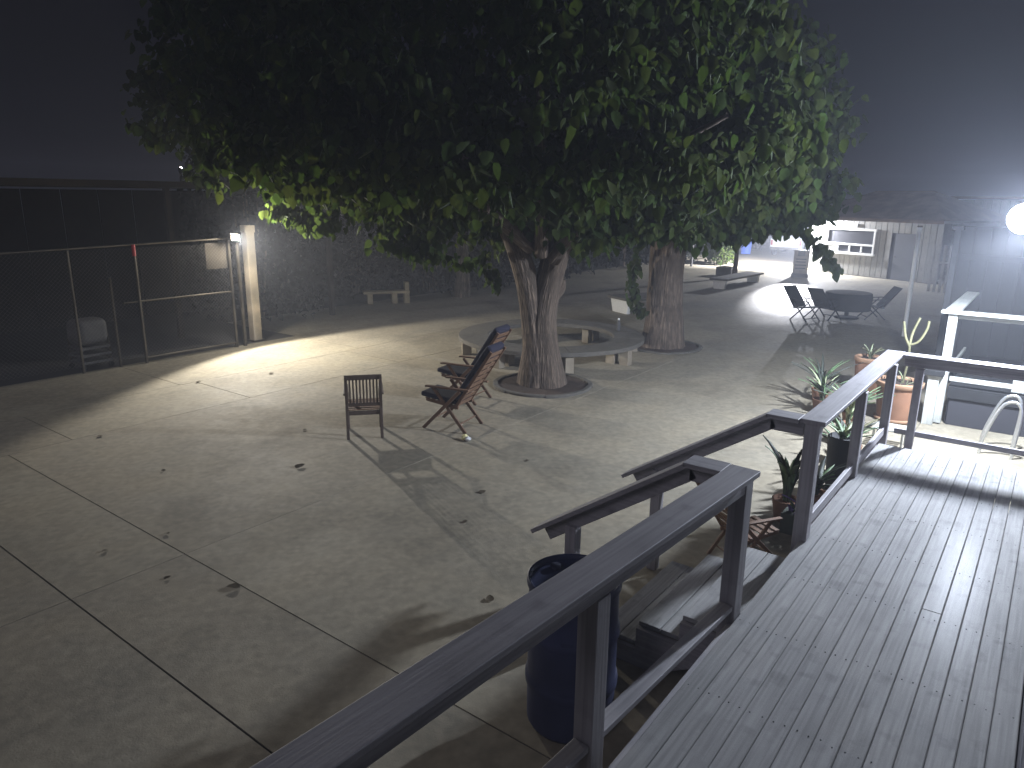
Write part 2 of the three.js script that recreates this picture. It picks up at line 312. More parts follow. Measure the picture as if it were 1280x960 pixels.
// ---------------------------------------------------------------- gate and fence on the left
function chainLink(z0, z1, y0, y1, step = 0.075) {
  const g = [], W = z1 - z0, Ht = y1 - y0;
  for (const s of [1, -1]) for (let c = -Ht; c < W; c += step) {
    const a = Math.max(0, c), b = Math.min(W, c + Ht); if (b - a < 0.05) continue;
    const pa = s > 0 ? [a, a - c] : [a, Ht - (a - c)], pb = s > 0 ? [b, b - c] : [b, Ht - (b - c)];
    const q = new THREE.CylinderGeometry(0.0019, 0.0019, Math.hypot(pb[0] - pa[0], pb[1] - pa[1]), 3, 1, true);
    q.rotateX(Math.atan2(pb[0] - pa[0], pb[1] - pa[1])); q.translate(0.004 * s, y0 + (pa[1] + pb[1]) / 2, z0 + (pa[0] + pb[0]) / 2); g.push(q);
  }
  return g;
}
{
  const f = thing('chain_link_gate', 'tall chain link sliding gate with a pipe frame and a red topped post', 'gate', [-14.5, 0, 0]);
  mesh('top_rail', rod(V(0, 2.4, -8.95), V(0, 2.28, -3.2), 0.021), M.galv, f);
  mesh('middle_rail', rod(V(0, 1.25, -8.93), V(0, 1.25, -6.6), 0.02), M.galv, f);
  mesh('bottom_rail', rod(V(0, 0.1, -8.93), V(0, 0.1, -6.9), 0.025), M.galv, f);
  mesh('post', rod(V(0, 0, -8.95), V(0, 2.4, -8.95), 0.035), M.galv, f);
  const rp = mesh('post', rod(V(0.03, 0, -6.9), V(0.03, 2.3, -6.9), 0.03), M.galv, f);
  mesh('red_cap', rod(V(0.03, 2.14, -6.9), V(0.03, 2.36, -6.9), 0.036), M.red, rp);
  mesh('post', rod(V(-0.05, 0, -6.42), V(-0.05, 1.75, -6.42), 0.028), M.galv, f);
  mesh('post', rod(V(-0.02, 0, -5.72), V(-0.02, 2.3, -5.72), 0.028), M.galv, f);
  mesh('post', rod(V(-0.02, 0, -3.4), V(-0.02, 2.3, -3.4), 0.028), M.galv, f);
  const cl = mesh('wire_mesh', [...chainLink(-8.9, -3.4, 0.12, 2.3)], M.link, f); cl.userData.kind = 'stuff';
  tag(mesh('gate_sign', box(0.012, 0.55, 0.5, -14.55, 2.04, -8.68), M.beige), 'blank beige panel hung on the top right corner of the chain link gate', 'sign');
}
{
  const p = thing('gate_post', 'slim steel pole between the gate and the white post, carrying the lamp', 'pole', [-14.5, 0, -9.16]);
  mesh('pole', rod(V(0, 0, 0), V(0, 2.42, 0), 0.04, 12), M.galv, p); mesh('pole_cap', new THREE.SphereGeometry(0.045, 10, 6).translate(0, 2.42, 0), M.galv, p);
  const w = thing('white_post', 'thick white square post standing right of the gate lamp', 'post', [-14.83, 0, -9.66]);
  mesh('post', box(0.21, 2.5, 0.21, 0, 1.25, 0, 0.015), M.whitePost, w);
  each('bracket', [box(0.05, 0.16, 0.24, -0.08, 2.57, 0), box(0.05, 0.16, 0.24, 0.09, 2.57, 0)], M.whitePost, w);
  mesh('base_plate', box(0.3, 0.03, 0.3, 0, 0.015, 0), M.galv, w);
  const l = thing('gate_lamp', 'small bright flood lamp on the pole at the right end of the chain link gate', 'lamp', LAMP_GATE);
  mesh('lamp_housing', box(0.1, 0.15, 0.2, -0.06, 0.02, 0), M.galv, l); mesh('bracket', bar(V(-0.1, 0.0, 0), V(-0.19, -0.02, -0.14), 0.03, 0.03), M.galv, l);
  mesh('lamp_lens', box(0.03, 0.11, 0.17, 0.02, 0, 0), glow(0xfffaf2, 30), l);
}
{
  const b = thing('cart', 'pale bluish covered cart parked behind the chain link gate', 'cart', [-14.95, 0, -6.05], 0.1);
  const g = new RoundedBoxGeometry(0.5, 0.5, 0.62, 3, 0.14); g.translate(0, 0.72, 0); mesh('cover', g, M.paleBlue, b);
  for (let i = 0; i < 3; i++) mesh('shelf', box(0.5, 0.05, 0.6, 0, 0.14 + i * 0.14, 0), M.paleBlue, b);
  each('frame', [[-0.22, -0.27], [0.22, -0.27], [-0.22, 0.27], [0.22, 0.27]].map(([x, z]) => rod(V(x, 0.05, z), V(x, 0.6, z), 0.014)), M.galv, b);
  for (const [x, z] of [[-0.22, -0.27], [0.22, -0.27], [-0.22, 0.27], [0.22, 0.27]]) mesh('wheel', rod(V(x - 0.015, 0.05, z), V(x + 0.015, 0.05, z), 0.05, 12), M.tyre, b);
}
// ---------------------------------------------------------------- furniture
function makeArmchair() {
  const t = thing('armchair', 'slatted wooden armchair alone on the concrete with its back to the deck', 'chair', [-7.68, 0, -6.66], -131 * PI / 180);
  const m = M.teakDark, W = 0.235;
  for (const s of [-1, 1]) {
    mesh('leg', box(0.042, 0.64, 0.05, s * W, 0.32, 0.25), m, t);
    mesh('leg', [bar(V(s * W, 0, -0.27), V(s * W, 0.45, -0.22), 0.042, 0.045, V(0, 0, 1)), bar(V(s * W, 0.44, -0.22), V(s * W, 0.93, -0.33), 0.042, 0.045, V(0, 0, 1))], m, t);
    mesh('armrest', bar(V(s * (W + 0.012), 0.655, 0.3), V(s * (W + 0.012), 0.655, -0.27), 0.062, 0.026), s < 0 ? m : M.teakDark, t);
    mesh('side_rail', bar(V(s * W, 0.4, 0.25), V(s * W, 0.39, -0.22), 0.026, 0.06), m, t);
  }
  each('seat_rail', [bar(V(-W, 0.39, 0.25), V(W, 0.39, 0.25), 0.026, 0.06), bar(V(-W, 0.37, -0.22), V(W, 0.37, -0.22), 0.026, 0.06)], m, t);
  for (let i = 0; i < 7; i++) mesh('seat_slat', bar(V(-W, 0.435 - i * 0.003, 0.25 - i * 0.075), V(W, 0.435 - i * 0.003, 0.25 - i * 0.075), 0.058, 0.016), M.teak, t);
  each('back_rail', [bar(V(-W - 0.02, 0.91, -0.325), V(W + 0.02, 0.91, -0.325), 0.03, 0.07), bar(V(-W, 0.5, -0.235), V(W, 0.5, -0.235), 0.026, 0.05)], m, t);
  for (let i = 0; i < 9; i++) { const x = -0.185 + i * 0.04625; mesh('back_slat', bar(V(x, 0.51, -0.237), V(x, 0.9, -0.322), 0.024, 0.012, V(0, 0, 1), 0.003), m, t); }
  return t;
}
makeArmchair();
function cushion(w, t, L, r = 0.03) { const g = new RoundedBoxGeometry(w, t, L, 3, r), p = g.attributes.position; for (let i = 0; i < p.count; i++) { const k = 1 - Math.pow(Math.abs(p.getX(i)) / (w / 2), 4) * 0.25; p.setY(i, p.getY(i) * k + 0.006 * Math.sin(p.getZ(i) * 18)); } g.computeVertexNormals(); return g; }
function makeRecliner(withCushion, name, label, pos, turn, group) {
  const t = thing(name, label, 'chair', pos, turn, group), W = 0.26;
  const B0 = V(0, 0.36, -0.16), B1 = V(0, 1.22, -0.72);
  for (const s of [-1, 1]) {
    mesh('leg', bar(V(s * (W + 0.03), 0, 0.36), V(s * (W + 0.03), 0.63, -0.26), 0.028, 0.05, V(0, 0, 1)), M.teak, t);
    mesh('leg', bar(V(s * W, 0, -0.34), V(s * W, 0.64, 0.2), 0.028, 0.05, V(0, 0, 1)), M.teak, t);
    mesh('armrest', bar(V(s * (W + 0.035), 0.655, 0.3), V(s * (W + 0.035), 0.665, -0.42), 0.06, 0.024), M.teak, t);
    mesh('back_stile', bar(V(s * (W - 0.04), 0.34, -0.14), V(s * (W - 0.04), 1.24, -0.735), 0.03, 0.045, V(0, 0, 1)), M.teak, t);
    mesh('seat_rail', bar(V(s * (W - 0.04), 0.43, 0.34), V(s * (W - 0.04), 0.36, -0.2), 0.028, 0.045), M.teak, t);
  }
  each('stretcher', [rod(V(-W, 0.14, 0.24), V(W, 0.14, 0.24), 0.012), rod(V(-W, 0.12, -0.23), V(W, 0.12, -0.23), 0.012)], M.teak, t);
  for (let i = 0; i < 6; i++) mesh('seat_slat', bar(V(-W + 0.03, 0.45 - i * 0.0125, 0.32 - i * 0.095), V(W - 0.03, 0.45 - i * 0.0125, 0.32 - i * 0.095), 0.07, 0.014), M.teak, t);
  for (let i = 0; i < 9; i++) { const a = B0.clone().lerp(B1, (i + 0.5) / 9); mesh('back_slat', bar(V(-W + 0.05, a.y, a.z), V(W - 0.05, a.y, a.z), 0.014, 0.075, B1.clone().sub(B0).normalize(), 0.003), M.teak, t); }
  if (withCushion) {
    const sc = cushion(0.48, 0.085, 0.62); sc.rotateX(-0.13); sc.translate(0, 0.475, 0.12); mesh('seat_cushion', sc, M.navy, t);
    const fd = B1.clone().sub(B0), ang = Math.atan2(-fd.z, fd.y); const bc = cushion(0.48, 0.08, 0.92); bc.rotateX(PI / 2 - 0); bc.rotateX(-ang); const mid = B0.clone().lerp(B1, 0.52); bc.translate(0, mid.y + 0.04, mid.z + 0.07); mesh('back_cushion', bc, M.navy, t);
    const pc = cushion(0.46, 0.12, 0.26, 0.045); pc.rotateX(PI / 2 - ang); pc.translate(0, 1.2, -0.63); mesh('head_pillow', pc, M.navy, t);
  }
  return t;
}
const rec = makeRecliner(true, 'recliner_chair', 'nearer of two folding wooden recliners with navy cushions, in front of the tree', [-6.9, 0, -7.72], -78 * PI / 180, 'folding recliners with navy cushions beside the tree');
dup(rec, [-7.72, 0, -8.95], -80 * PI / 180, 'farther navy cushioned recliner, partly behind the nearer one beside the tree');
makeRecliner(false, 'folding_chair', 'bare dark wooden folding chair seen between the posts of the deck stairs', [-2.0, 0, -6.35], 2.6).scale.setScalar(0.74);
// ---------------------------------------------------------------- ring bench and other benches
{
  const C = [-8.72, 0, -12.98], ri = 1.38, ro = 2.02, N = 16;
  const b = thing('ring_bench', 'low circular concrete bench with pale block supports between the two large trees', 'bench', C);
  for (let i = 0; i < N; i++) {
    const a0 = i / N * 2 * PI + 0.004, a1 = (i + 1) / N * 2 * PI - 0.004, s = new THREE.Shape();
    s.absarc(0, 0, ro, a0, a1, false); s.absarc(0, 0, ri, a1, a0, true); s.closePath();
    const g = new THREE.ExtrudeGeometry(s, { depth: 0.07, bevelEnabled: true, bevelSize: 0.008, bevelThickness: 0.008, bevelSegments: 1, curveSegments: 4 }); g.rotateX(-PI / 2); g.translate(0, 0.345 + rr(-0.004, 0.004), 0);
    mesh('seat_slab', g, M.bench, b);
    const a = i / N * 2 * PI; if (i % 2 === 0) for (const r of [ri + 0.16, ro - 0.16]) { const q = box(0.2, 0.335, 0.17, 0, 0.1675, 0); q.rotateY(a); q.translate(Math.cos(a) * r, 0, -Math.sin(a) * r); mesh('support_block', q, M.blockPale, b); }
  }
  const bo = thing('bottle', 'small pale bottle standing on the circular concrete bench', 'bottle', [-7.75, 0.425, -14.25]);
  mesh('body', lathe([[0, 0], [0.045, 0], [0.048, 0.02], [0.048, 0.17], [0.02, 0.23], [0.018, 0.25]], 14), M.paleBlue, bo); mesh('cap', lathe([[0, 0.29], [0.022, 0.29], [0.024, 0.25], [0, 0.25]], 14), M.trim, bo);
}
function slabBench(name, label, pos, turn, w, L, h, supMat, group, slant = 0.12) {
  const b = thing(name, label, 'bench', pos, turn, group);
  mesh('seat_slab', box(w + 0.22, 0.075, L, 0, h - 0.038, -L / 2 + 0.12, 0.012), M.bench, b);
  for (const z of [0.0, -L + 0.35]) {
    const s = new THREE.Shape(); s.moveTo(-w / 2 + slant, 0); s.lineTo(w / 2 - slant * 0.6, 0); s.lineTo(w / 2, h - 0.078); s.lineTo(-w / 2, h - 0.078); s.closePath();
    const g = new THREE.ExtrudeGeometry(s, { depth: 0.12, bevelEnabled: true, bevelSize: 0.01, bevelThickness: 0.01, bevelSegments: 1 }); g.translate(0, 0, z - 0.08); mesh('support', g, supMat, b);
  }
  return b;
}
slabBench('slab_bench', 'concrete slab bench with a white tapered support, left of the second tree trunk', [-10.35, 0, -19.1], -0.45, 0.9, 1.7, 0.47, M.benchWhite);
slabBench('slab_bench', 'long concrete slab bench with one white end block near the thin tree', [-10.3, 0, -26.75], -0.06, 0.52, 3.5, 0.4, M.benchWhite, undefined, 0.06);
{
  const b = thing('stone_bench', 'weathered stone bench standing against the dark hedge', 'bench', [-17.0, 0, -15.85], 0.95);
  mesh('seat', box(1.45, 0.08, 0.42, 0, 0.36, 0, 0.015), M.stone, b); for (const x of [-0.52, 0.25, 0.64]) mesh('leg', box(0.16, 0.32, 0.36, x, 0.16, 0), M.stone, b);
  mesh('backrest_end', box(0.13, 0.26, 0.3, 0.66, 0.53, -0.04), M.stone, b);
  const pb = thing('planter_box', 'small square concrete planter behind the long slab bench', 'planter', [-11.9, 0, -31.6]);
  each('wall', [box(0.7, 0.4, 0.08, 0, 0.2, 0.31), box(0.7, 0.4, 0.08, 0, 0.2, -0.31), box(0.08, 0.4, 0.54, 0.31, 0.2, 0), box(0.08, 0.4, 0.54, -0.31, 0.2, 0)], M.bench, pb); mesh('soil', box(0.54, 0.1, 0.54, 0, 0.3, 0), M.mulch, pb);
}
// ---------------------------------------------------------------- trees
function leafGeo(L = 0.17, w = 0.13) { // folded, drooping heart-shaped leaf hanging from the origin
  const pts = [[0, 0], [0.42, 0.12], [0.5, 0.4], [0.28, 0.75], [0, 1], [-0.28, 0.75], [-0.5, 0.4], [-0.42, 0.12]], pos = [], idx = [], mid = [[0, 0], [0, 0.4], [0, 0.75], [0, 1]];
  const P = (x, t) => [x * w, -t * L, 0.35 * Math.abs(x) * w + 0.12 * L * t * t];
  const v = [...mid.map(([x, t]) => P(x, t)), ...pts.slice(1, 4).map(([x, t]) => P(x, t)), ...pts.slice(5).map(([x, t]) => P(x, t))];
  v.forEach((q) => pos.push(...q));
  idx.push(0, 1, 4, 4, 1, 5, 5, 1, 2, 5, 2, 6, 6, 2, 3, 0, 9, 1, 9, 8, 1, 8, 2, 1, 8, 7, 2, 7, 3, 2);
  const g = new THREE.BufferGeometry(); g.setAttribute('position', new THREE.Float32BufferAttribute(pos, 3));
  g.setAttribute('uv', new THREE.Float32BufferAttribute(v.flatMap(([x, y]) => [x / w + 0.5, -y / L]), 2)); g.setIndex(idx); g.computeVertexNormals(); return g;
}
const leafBig = leafGeo(0.19, 0.15), leafHedge = leafGeo(0.16, 0.13);
const tmpM = new THREE.Matrix4(), tmpQ = new THREE.Quaternion(), tmpE = new THREE.Euler(), tmpC = new THREE.Color();
function leafMatrix(p, droop = 0.75) { const s = rr(0.4, 1.25); tmpE.set(rr(-droop, droop) - 0.25, rr(0, 2 * PI), rr(-droop, droop) * 0.8, 'YXZ'); tmpQ.setFromEuler(tmpE); return new THREE.Matrix4().compose(p, tmpQ, V(s, s, s)); }
function leafMass(name, mats4, geo, m, parent, vary = 0.35) {
  const im = new THREE.InstancedMesh(geo, m, mats4.length); im.name = name; shade(im);
  mats4.forEach((x, i) => { im.setMatrixAt(i, x); const k = 1 - vary / 2 + vary * rnd(); im.setColorAt(i, tmpC.setRGB(k * rr(0.85, 1.2), k, k * rr(0.7, 1.1))); });
  im.userData.kind = 'stuff'; parent.add(im); return im;
}
function stem(path, rad, seg = 26, rough = 0.05, freq = 9, ph = 0) { // tapered bark-ridged limb along a path
  const c = new THREE.CatmullRomCurve3(path), n = Math.max(6, Math.round(c.getLength() / 0.09)), fr = c.computeFrenetFrames(n), pos = [], idx = [], uvs = [], len = c.getLength(), around = Math.max(1, Math.round(rad[1] * 6.28 / 1.1)) * 1.1;
  for (let j = 0; j <= n; j++) {
    const t = j / n, p = c.getPointAt(t), k = t * (rad.length - 1), i0 = Math.min(rad.length - 2, Math.floor(k)), r0 = rad[i0] + (rad[i0 + 1] - rad[i0]) * (k - i0);
    for (let i = 0; i < seg; i++) {
      const a = i / seg * 2 * PI, rid = Math.abs(n1(a / (2 * PI) * freq * 2 + 0.4 * n2(t * 8, a, 256), t * 3 + ph, 256) - 0.5) * 2, lump = n2(Math.cos(a) * 1.3 + 5 + ph, t * 5 + Math.sin(a) * 1.3, 256) - 0.5;
      const r = r0 * (1 + rough * (rid - 0.4) * 2 + 0.16 * lump), q = p.clone().addScaledVector(fr.normals[j], Math.cos(a) * r).addScaledVector(fr.binormals[j], Math.sin(a) * r); pos.push(q.x, q.y, q.z); uvs.push(i / seg * 2 <= 1 ? i / seg * 2 * around : (2 - i / seg * 2) * around, t * len);
    }
  }
  for (let j = 0; j < n; j++) for (let i = 0; i < seg; i++) { const a = j * seg + i, b = j * seg + (i + 1) % seg; idx.push(a, b, a + seg, b, b + seg, a + seg); }
  const g = new THREE.BufferGeometry(); g.setAttribute('position', new THREE.Float32BufferAttribute(pos, 3)); g.setIndex(idx); g.computeVertexNormals(); g.setAttribute('uv', new THREE.Float32BufferAttribute(uvs, 2)); g.userData.ownUV = true; return g;
}
function crown(center, R, top, base, nClump, perClump, spreadH = 0.42, near = 0) { // leaf clumps through a broad spreading crown, denser near its skin and underside
  const out = [], C = [];
  for (let i = 0; i < nClump; i++) {
    const a = rr(0, 2 * PI), r = R * Math.pow(rnd(), 0.42) * (0.86 + 0.22 * n1(a * 1.9 + 7, center[2] + 40, 256)), x = Math.cos(a) * r, z = Math.sin(a) * r, k = Math.min(1, r / R);
    const yb = base + near * Math.min(1, Math.max(0, (x * 0.57 + z * 0.82 - 0.15 * x) / 3 + 0.35)) + (near ? near * 0.8 * Math.min(1, Math.max(0, (-x - 1) / 2.5)) : 0) + 0.7 * k * k * (0.6 + 0.8 * n2(x * 0.7 + 50, z * 0.7 + 50, 256)) + 0.5 * (n3(x * 1.1 + 90, z * 1.1 + 90, 256) - 0.5), yt = base + 1 + (top - base - 1) * Math.sqrt(Math.max(0, 1 - k * k));
    const q = rnd(), y = q < 0.5 ? yb + 0.5 * rnd() * rnd() : yb + (yt - yb) * Math.pow(rnd(), 0.7);
    C.push(V(center[0] + x, y, center[2] + z));
  }
  for (const c of C) { const n = Math.round(perClump * rr(0.5, 1.4)); for (let i = 0; i < n; i++) out.push(leafMatrix(V(c.x + gauss() * spreadH, c.y + gauss() * 0.3 + 0.1, c.z + gauss() * spreadH))); }
  return { out, C };
}
function spray(pts, n, sp) { const c = new THREE.CatmullRomCurve3(pts.map((p) => V(...p))), o = []; for (let i = 0; i < n; i++) { const p = c.getPoint(rnd()); o.push(leafMatrix(V(p.x + gauss() * sp, p.y + gauss() * sp * 0.8, p.z + gauss() * sp), 0.6)); } return o; }
function treeWell(name, label, x, z, r, curb) {
  const t = thing(name, label, 'tree well', [x, 0, z]);
  const g = new THREE.CircleGeometry(r - 0.04, 40); g.rotateX(-PI / 2); const p = g.attributes.position; for (let i = 0; i < p.count; i++) p.setY(i, 0.016 + (i ? 0 : 0.05)); mesh('soil', g, M.mulch, t);
  const N = 14; for (let i = 0; i < N; i++) { const a0 = i / N * 2 * PI + 0.012, a1 = (i + 1) / N * 2 * PI - 0.012, s = new THREE.Shape(); const j = rr(-0.02, 0.02); s.absarc(0, 0, r + 0.035 + j, a0, a1, false); s.absarc(0, 0, r - 0.035 + j, a1, a0, true); s.closePath(); const e = new THREE.ExtrudeGeometry(s, { depth: curb, bevelEnabled: true, bevelSize: 0.012, bevelThickness: 0.012, bevelSegments: 1, curveSegments: 4 }); e.rotateX(-PI / 2); e.translate(0, 0.002 + rr(-0.008, 0.004), 0); mesh('curb_stone', e, M.bench, t); }
}
treeWell('tree_well', 'round soil bed with a low concrete curb at the foot of the forked tree', -7.25, -10.55, 0.86, 0.035);
treeWell('tree_well', 'round soil bed with a low curb at the foot of the thick straight tree', -7.1, -15.25, 0.85, 0.025);
const RX = 0.7986, RZ = -0.6018; // picture-right on the ground
{
  const t = thing('mulberry_tree', 'large leafy tree with a forked knotty trunk beside the recliners', 'tree', [-7.28, 0, -10.5]);
  const o = (u, y, f = 0) => V(u * RX - f * RZ * -1, y, u * RZ + f * RX * -1); // u to the right, f away
  const A = stem([o(-0.05, -0.1), o(-0.07, 0.6), o(-0.15, 1.3), o(-0.3, 2.0), o(-0.6, 2.8), o(-1.3, 3.7)], [0.4, 0.25, 0.21, 0.195, 0.17, 0.12], 30, 0.07, 9, 3);
  const B = stem([o(0.1, -0.1), o(0.08, 0.6), o(0.04, 1.2), o(0.12, 1.8), o(0.3, 2.5), o(1.0, 3.6)], [0.42, 0.265, 0.23, 0.22, 0.16, 0.11], 30, 0.07, 9, 12);
  const K = stem([o(0.13, 1.62), o(0.3, 1.8), o(0.36, 1.95)], [0.17, 0.15, 0.08], 18, 0.1, 5, 2);
  const limbs = []; for (let i = 0; i < 9; i++) { const a = i / 9 * 2 * PI + 0.3, r = rr(2.6, 4.2); limbs.push(stem([V(Math.cos(a) * 0.3, 2.3 + 0.1 * (i % 3), Math.sin(a) * 0.3), V(Math.cos(a) * r * 0.45, rr(3.2, 3.9), Math.sin(a) * r * 0.45), V(Math.cos(a) * r, rr(3.5, 5), Math.sin(a) * r)], [0.13, 0.08, 0.03], 9, 0.05, 4, i)); }
  const tr = mesh('trunk', [A, B, K], M.bark, t); each('limb', limbs, M.bark, tr);
  const c = crown([-0.6, 0, 0.45], 4.75, 9, 2.45, 640, 66, 0.42, 0.72);
  c.out.push(...crown([-3.6, 0, 2.0], 2.7, 7.5, 3.75, 170, 60).out);
  const L = (pts, n, sp) => c.out.push(...spray(pts.map(([x, y, z]) => [x + 7.28, y, z + 10.5]), n, sp));
  L([[-13.2, 3.1, -9.2], [-12.2, 2.95, -9.2], [-10.8, 2.95, -9.0]], 230, 0.2); L([[-12.6, 3.5, -8.8], [-11.4, 3.4, -8.8], [-10, 3.3, -8.6]], 260, 0.28); L([[-11.2, 3.6, -7.6], [-9.8, 3.4, -8.0]], 160, 0.25);
  L([[-12.6, 3.7, -7.2], [-11.8, 3.45, -7.3]], 50, 0.16); L([[-9.8, 2.75, -9.0], [-9.0, 2.55, -9.0], [-8.2, 2.5, -8.8]], 160, 0.2); L([[-8.4, 2.4, -10.2], [-8.15, 1.75, -10.3]], 60, 0.14);
  leafMass('crown', c.out, leafBig, leafMats.tree, t);
  // leaves at the fringe that show largest, each its own piece
  const few = [...spray([[-13.2 + 7.28, 3.0, -9.2 + 10.5], [-12.2 + 7.28, 2.78, -9.2 + 10.5], [-10.8 + 7.28, 2.8, -9.0 + 10.5]], 110, 0.17), ...spray([[-9.9 + 7.28, 2.6, -8.9 + 10.5], [-8.6 + 7.28, 2.42, -8.8 + 10.5], [-7 + 7.28, 2.3, -8.4 + 10.5]], 60, 0.16)];
  for (const m4 of few) { const l = shade(new THREE.Mesh(leafBig, leafMats.tree)); l.name = 'leaf'; l.applyMatrix4(m4); t.add(l); }
}
{
  const t = thing('mulberry_tree', 'large leafy tree with a thick straight furrowed trunk behind the circular bench', 'tree', [-7.1, 0, -15.2]);
  const tr = mesh('trunk', [stem([V(0, -0.1, 0), V(0, 0.4, 0), V(-0.02, 1.3, 0), V(0.02, 2.3, 0), V(0.2, 3.4, 0)], [0.55, 0.4, 0.375, 0.39, 0.34], 44, 0.06, 15, 5)], M.bark, t);
  const limbs = []; for (let i = 0; i < 8; i++) { const a = i / 8 * 2 * PI + 0.1, r = rr(2.2, 3.6); limbs.push(stem([V(Math.cos(a) * 0.25, 2.5, Math.sin(a) * 0.25), V(Math.cos(a) * r * 0.45, rr(3.2, 4), Math.sin(a) * r * 0.45), V(Math.cos(a) * r, rr(3.6, 5.2), Math.sin(a) * r)], [0.17, 0.09, 0.03], 9, 0.05, 4, i + 20)); }
  each('limb', limbs, M.bark, tr);
  const c = crown([0.2, 0, 0], 2.95, 8, 2.6, 360, 62);
  const L = (pts, n, sp) => c.out.push(...spray(pts.map(([x, y, z]) => [x + 7.1, y, z + 15.2]), n, sp));
  L([[-7.55, 2.2, -14.5], [-7.6, 1.5, -14.5], [-7.3, 0.85, -14.45]], 120, 0.13); L([[-4.7, 3.1, -15.6], [-4.2, 2.5, -16.0], [-3.75, 1.95, -16.3]], 150, 0.16); L([[-6.2, 2.6, -13.9], [-5.2, 2.6, -14.6]], 100, 0.2);
  c.out.push(...crown([2.3, 0, 0.6], 1.35, 6.2, 3.3, 55, 50, 0.4).out, ...crown([1.5, 0, 2.2], 1.3, 6.5, 3.6, 45, 50, 0.4).out);
  L([[-5.2, 3.6, -14.6], [-4.2, 3.9, -14.9], [-3.3, 3.7, -15.1]], 60, 0.16);
  leafMass('crown', c.out, leafBig, leafMats.tree, t);
}
{
  const t = thing('young_tree', 'thin young tree standing at the far end of the long slab bench', 'tree', [-11.3, 0, -31.0]);
  mesh('trunk', stem([V(0, 0, 0), V(0.02, 1.2, 0), V(-0.03, 2.6, 0), V(0.1, 4, 0)], [0.12, 0.09, 0.08, 0.04], 12, 0.05, 5, 1), M.bark, t);
  leafMass('crown', crown([0, 0, 0], 1.7, 4.8, 2.3, 70, 45, 0.3).out, leafBig, leafMats.tree, t);
  const u = thing('leaning_tree', 'pale slightly leaning trunk in front of the blue bin', 'tree', [-14.3, 0, -37.5]);
  mesh('trunk', stem([V(0, -0.05, 0), V(0.1, 1, 0), V(0.2, 2.2, 0), V(0.5, 3.6, 0)], [0.2, 0.14, 0.13, 0.09], 14, 0.05, 6, 4), M.barkPale, u);
  leafMass('crown', crown([0.3, 0, 0], 2.6, 6.5, 2.8, 110, 45, 0.4).out, leafBig, leafMats.tree, u);
  const w = thing('background_tree', 'dim tree trunk standing in the dark hedge left of the forked tree', 'tree', [-16.2, 0, -18.6]);
  mesh('trunk', stem([V(0, -0.05, 0), V(0.05, 1, 0), V(0, 2.4, 0), V(0.2, 4, 0)], [0.3, 0.2, 0.18, 0.1], 16, 0.06, 7, 9), M.barkPale, w);
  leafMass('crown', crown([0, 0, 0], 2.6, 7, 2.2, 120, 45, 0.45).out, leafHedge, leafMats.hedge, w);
}
// hedge along the back of the yard
function bush(name, label, x, z, rx, h, rz, n, m, cat = 'hedge', group) {
  const t = thing(name, label, cat, [x, 0, z], rr(0, 6), group), o = [];
  for (let i = 0; i < n; i++) { const a = rr(0, 2 * PI), k = 0.75 + 0.35 * n1(a * 1.5 + x + 60, z + 80, 256), rad = Math.pow(rnd(), 0.3) * k, y = h * Math.pow(rnd(), 0.8); const sh = Math.sqrt(Math.max(0.05, 1 - Math.pow(y / h, 3))); o.push(leafMatrix(V(Math.cos(a) * rx * rad * sh, y + 0.16, Math.sin(a) * rz * rad * sh), 1)); }
  leafMass('foliage', o, leafHedge, m, t);
  each('stem', Array.from({ length: 5 }, (_, i) => rod(V(0.1 * i - 0.2, 0, 0.1), V(0.3 * i - 0.6, h * 0.8, 0.2 * (i % 3) - 0.2), 0.04, 6, 0.015)), M.bark, t);
  return t;
}
{
  const label = 'tall dark evergreen bush in the hedge along the back of the yard', g = 'bushes of the back hedge';
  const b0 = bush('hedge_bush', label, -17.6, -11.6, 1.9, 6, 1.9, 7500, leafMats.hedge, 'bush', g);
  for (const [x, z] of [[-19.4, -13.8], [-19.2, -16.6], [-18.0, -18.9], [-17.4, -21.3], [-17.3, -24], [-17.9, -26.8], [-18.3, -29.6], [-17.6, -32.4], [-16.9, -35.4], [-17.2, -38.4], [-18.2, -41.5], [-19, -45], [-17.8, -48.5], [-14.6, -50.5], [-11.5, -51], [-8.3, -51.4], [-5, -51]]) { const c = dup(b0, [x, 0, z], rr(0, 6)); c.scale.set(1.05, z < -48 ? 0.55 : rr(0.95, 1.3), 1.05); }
  const sh = thing('dark_carport', 'low dark carport roof behind the chain link gate', 'building', [-19.2, 0, -4.2]);
  mesh('roof', bar(V(0.9, 3.52, -9.2), V(0.9, 3.52, 9), 4.2, 0.14), M.roofDark, sh);
  for (let i = 0; i < 20; i++) mesh('wall_board', box(0.04, 3.4, 0.86, -0.9 + 0.004 * (i % 2), 1.7, -8.6 + i * 0.88), M.roofDark, sh);
  for (const z of [-9, -4.5, 0, 4.5, 8.8]) mesh('post', box(0.12, 3.46, 0.12, 2.8, 1.73, z), M.roofDark, sh);
  bush('flowering_bush', 'low bush beside the pale blue post at the back of the yard', -14.2, -36.6, 0.8, 1.5, 0.8, 1500, leafMats.tree, 'bush');
}
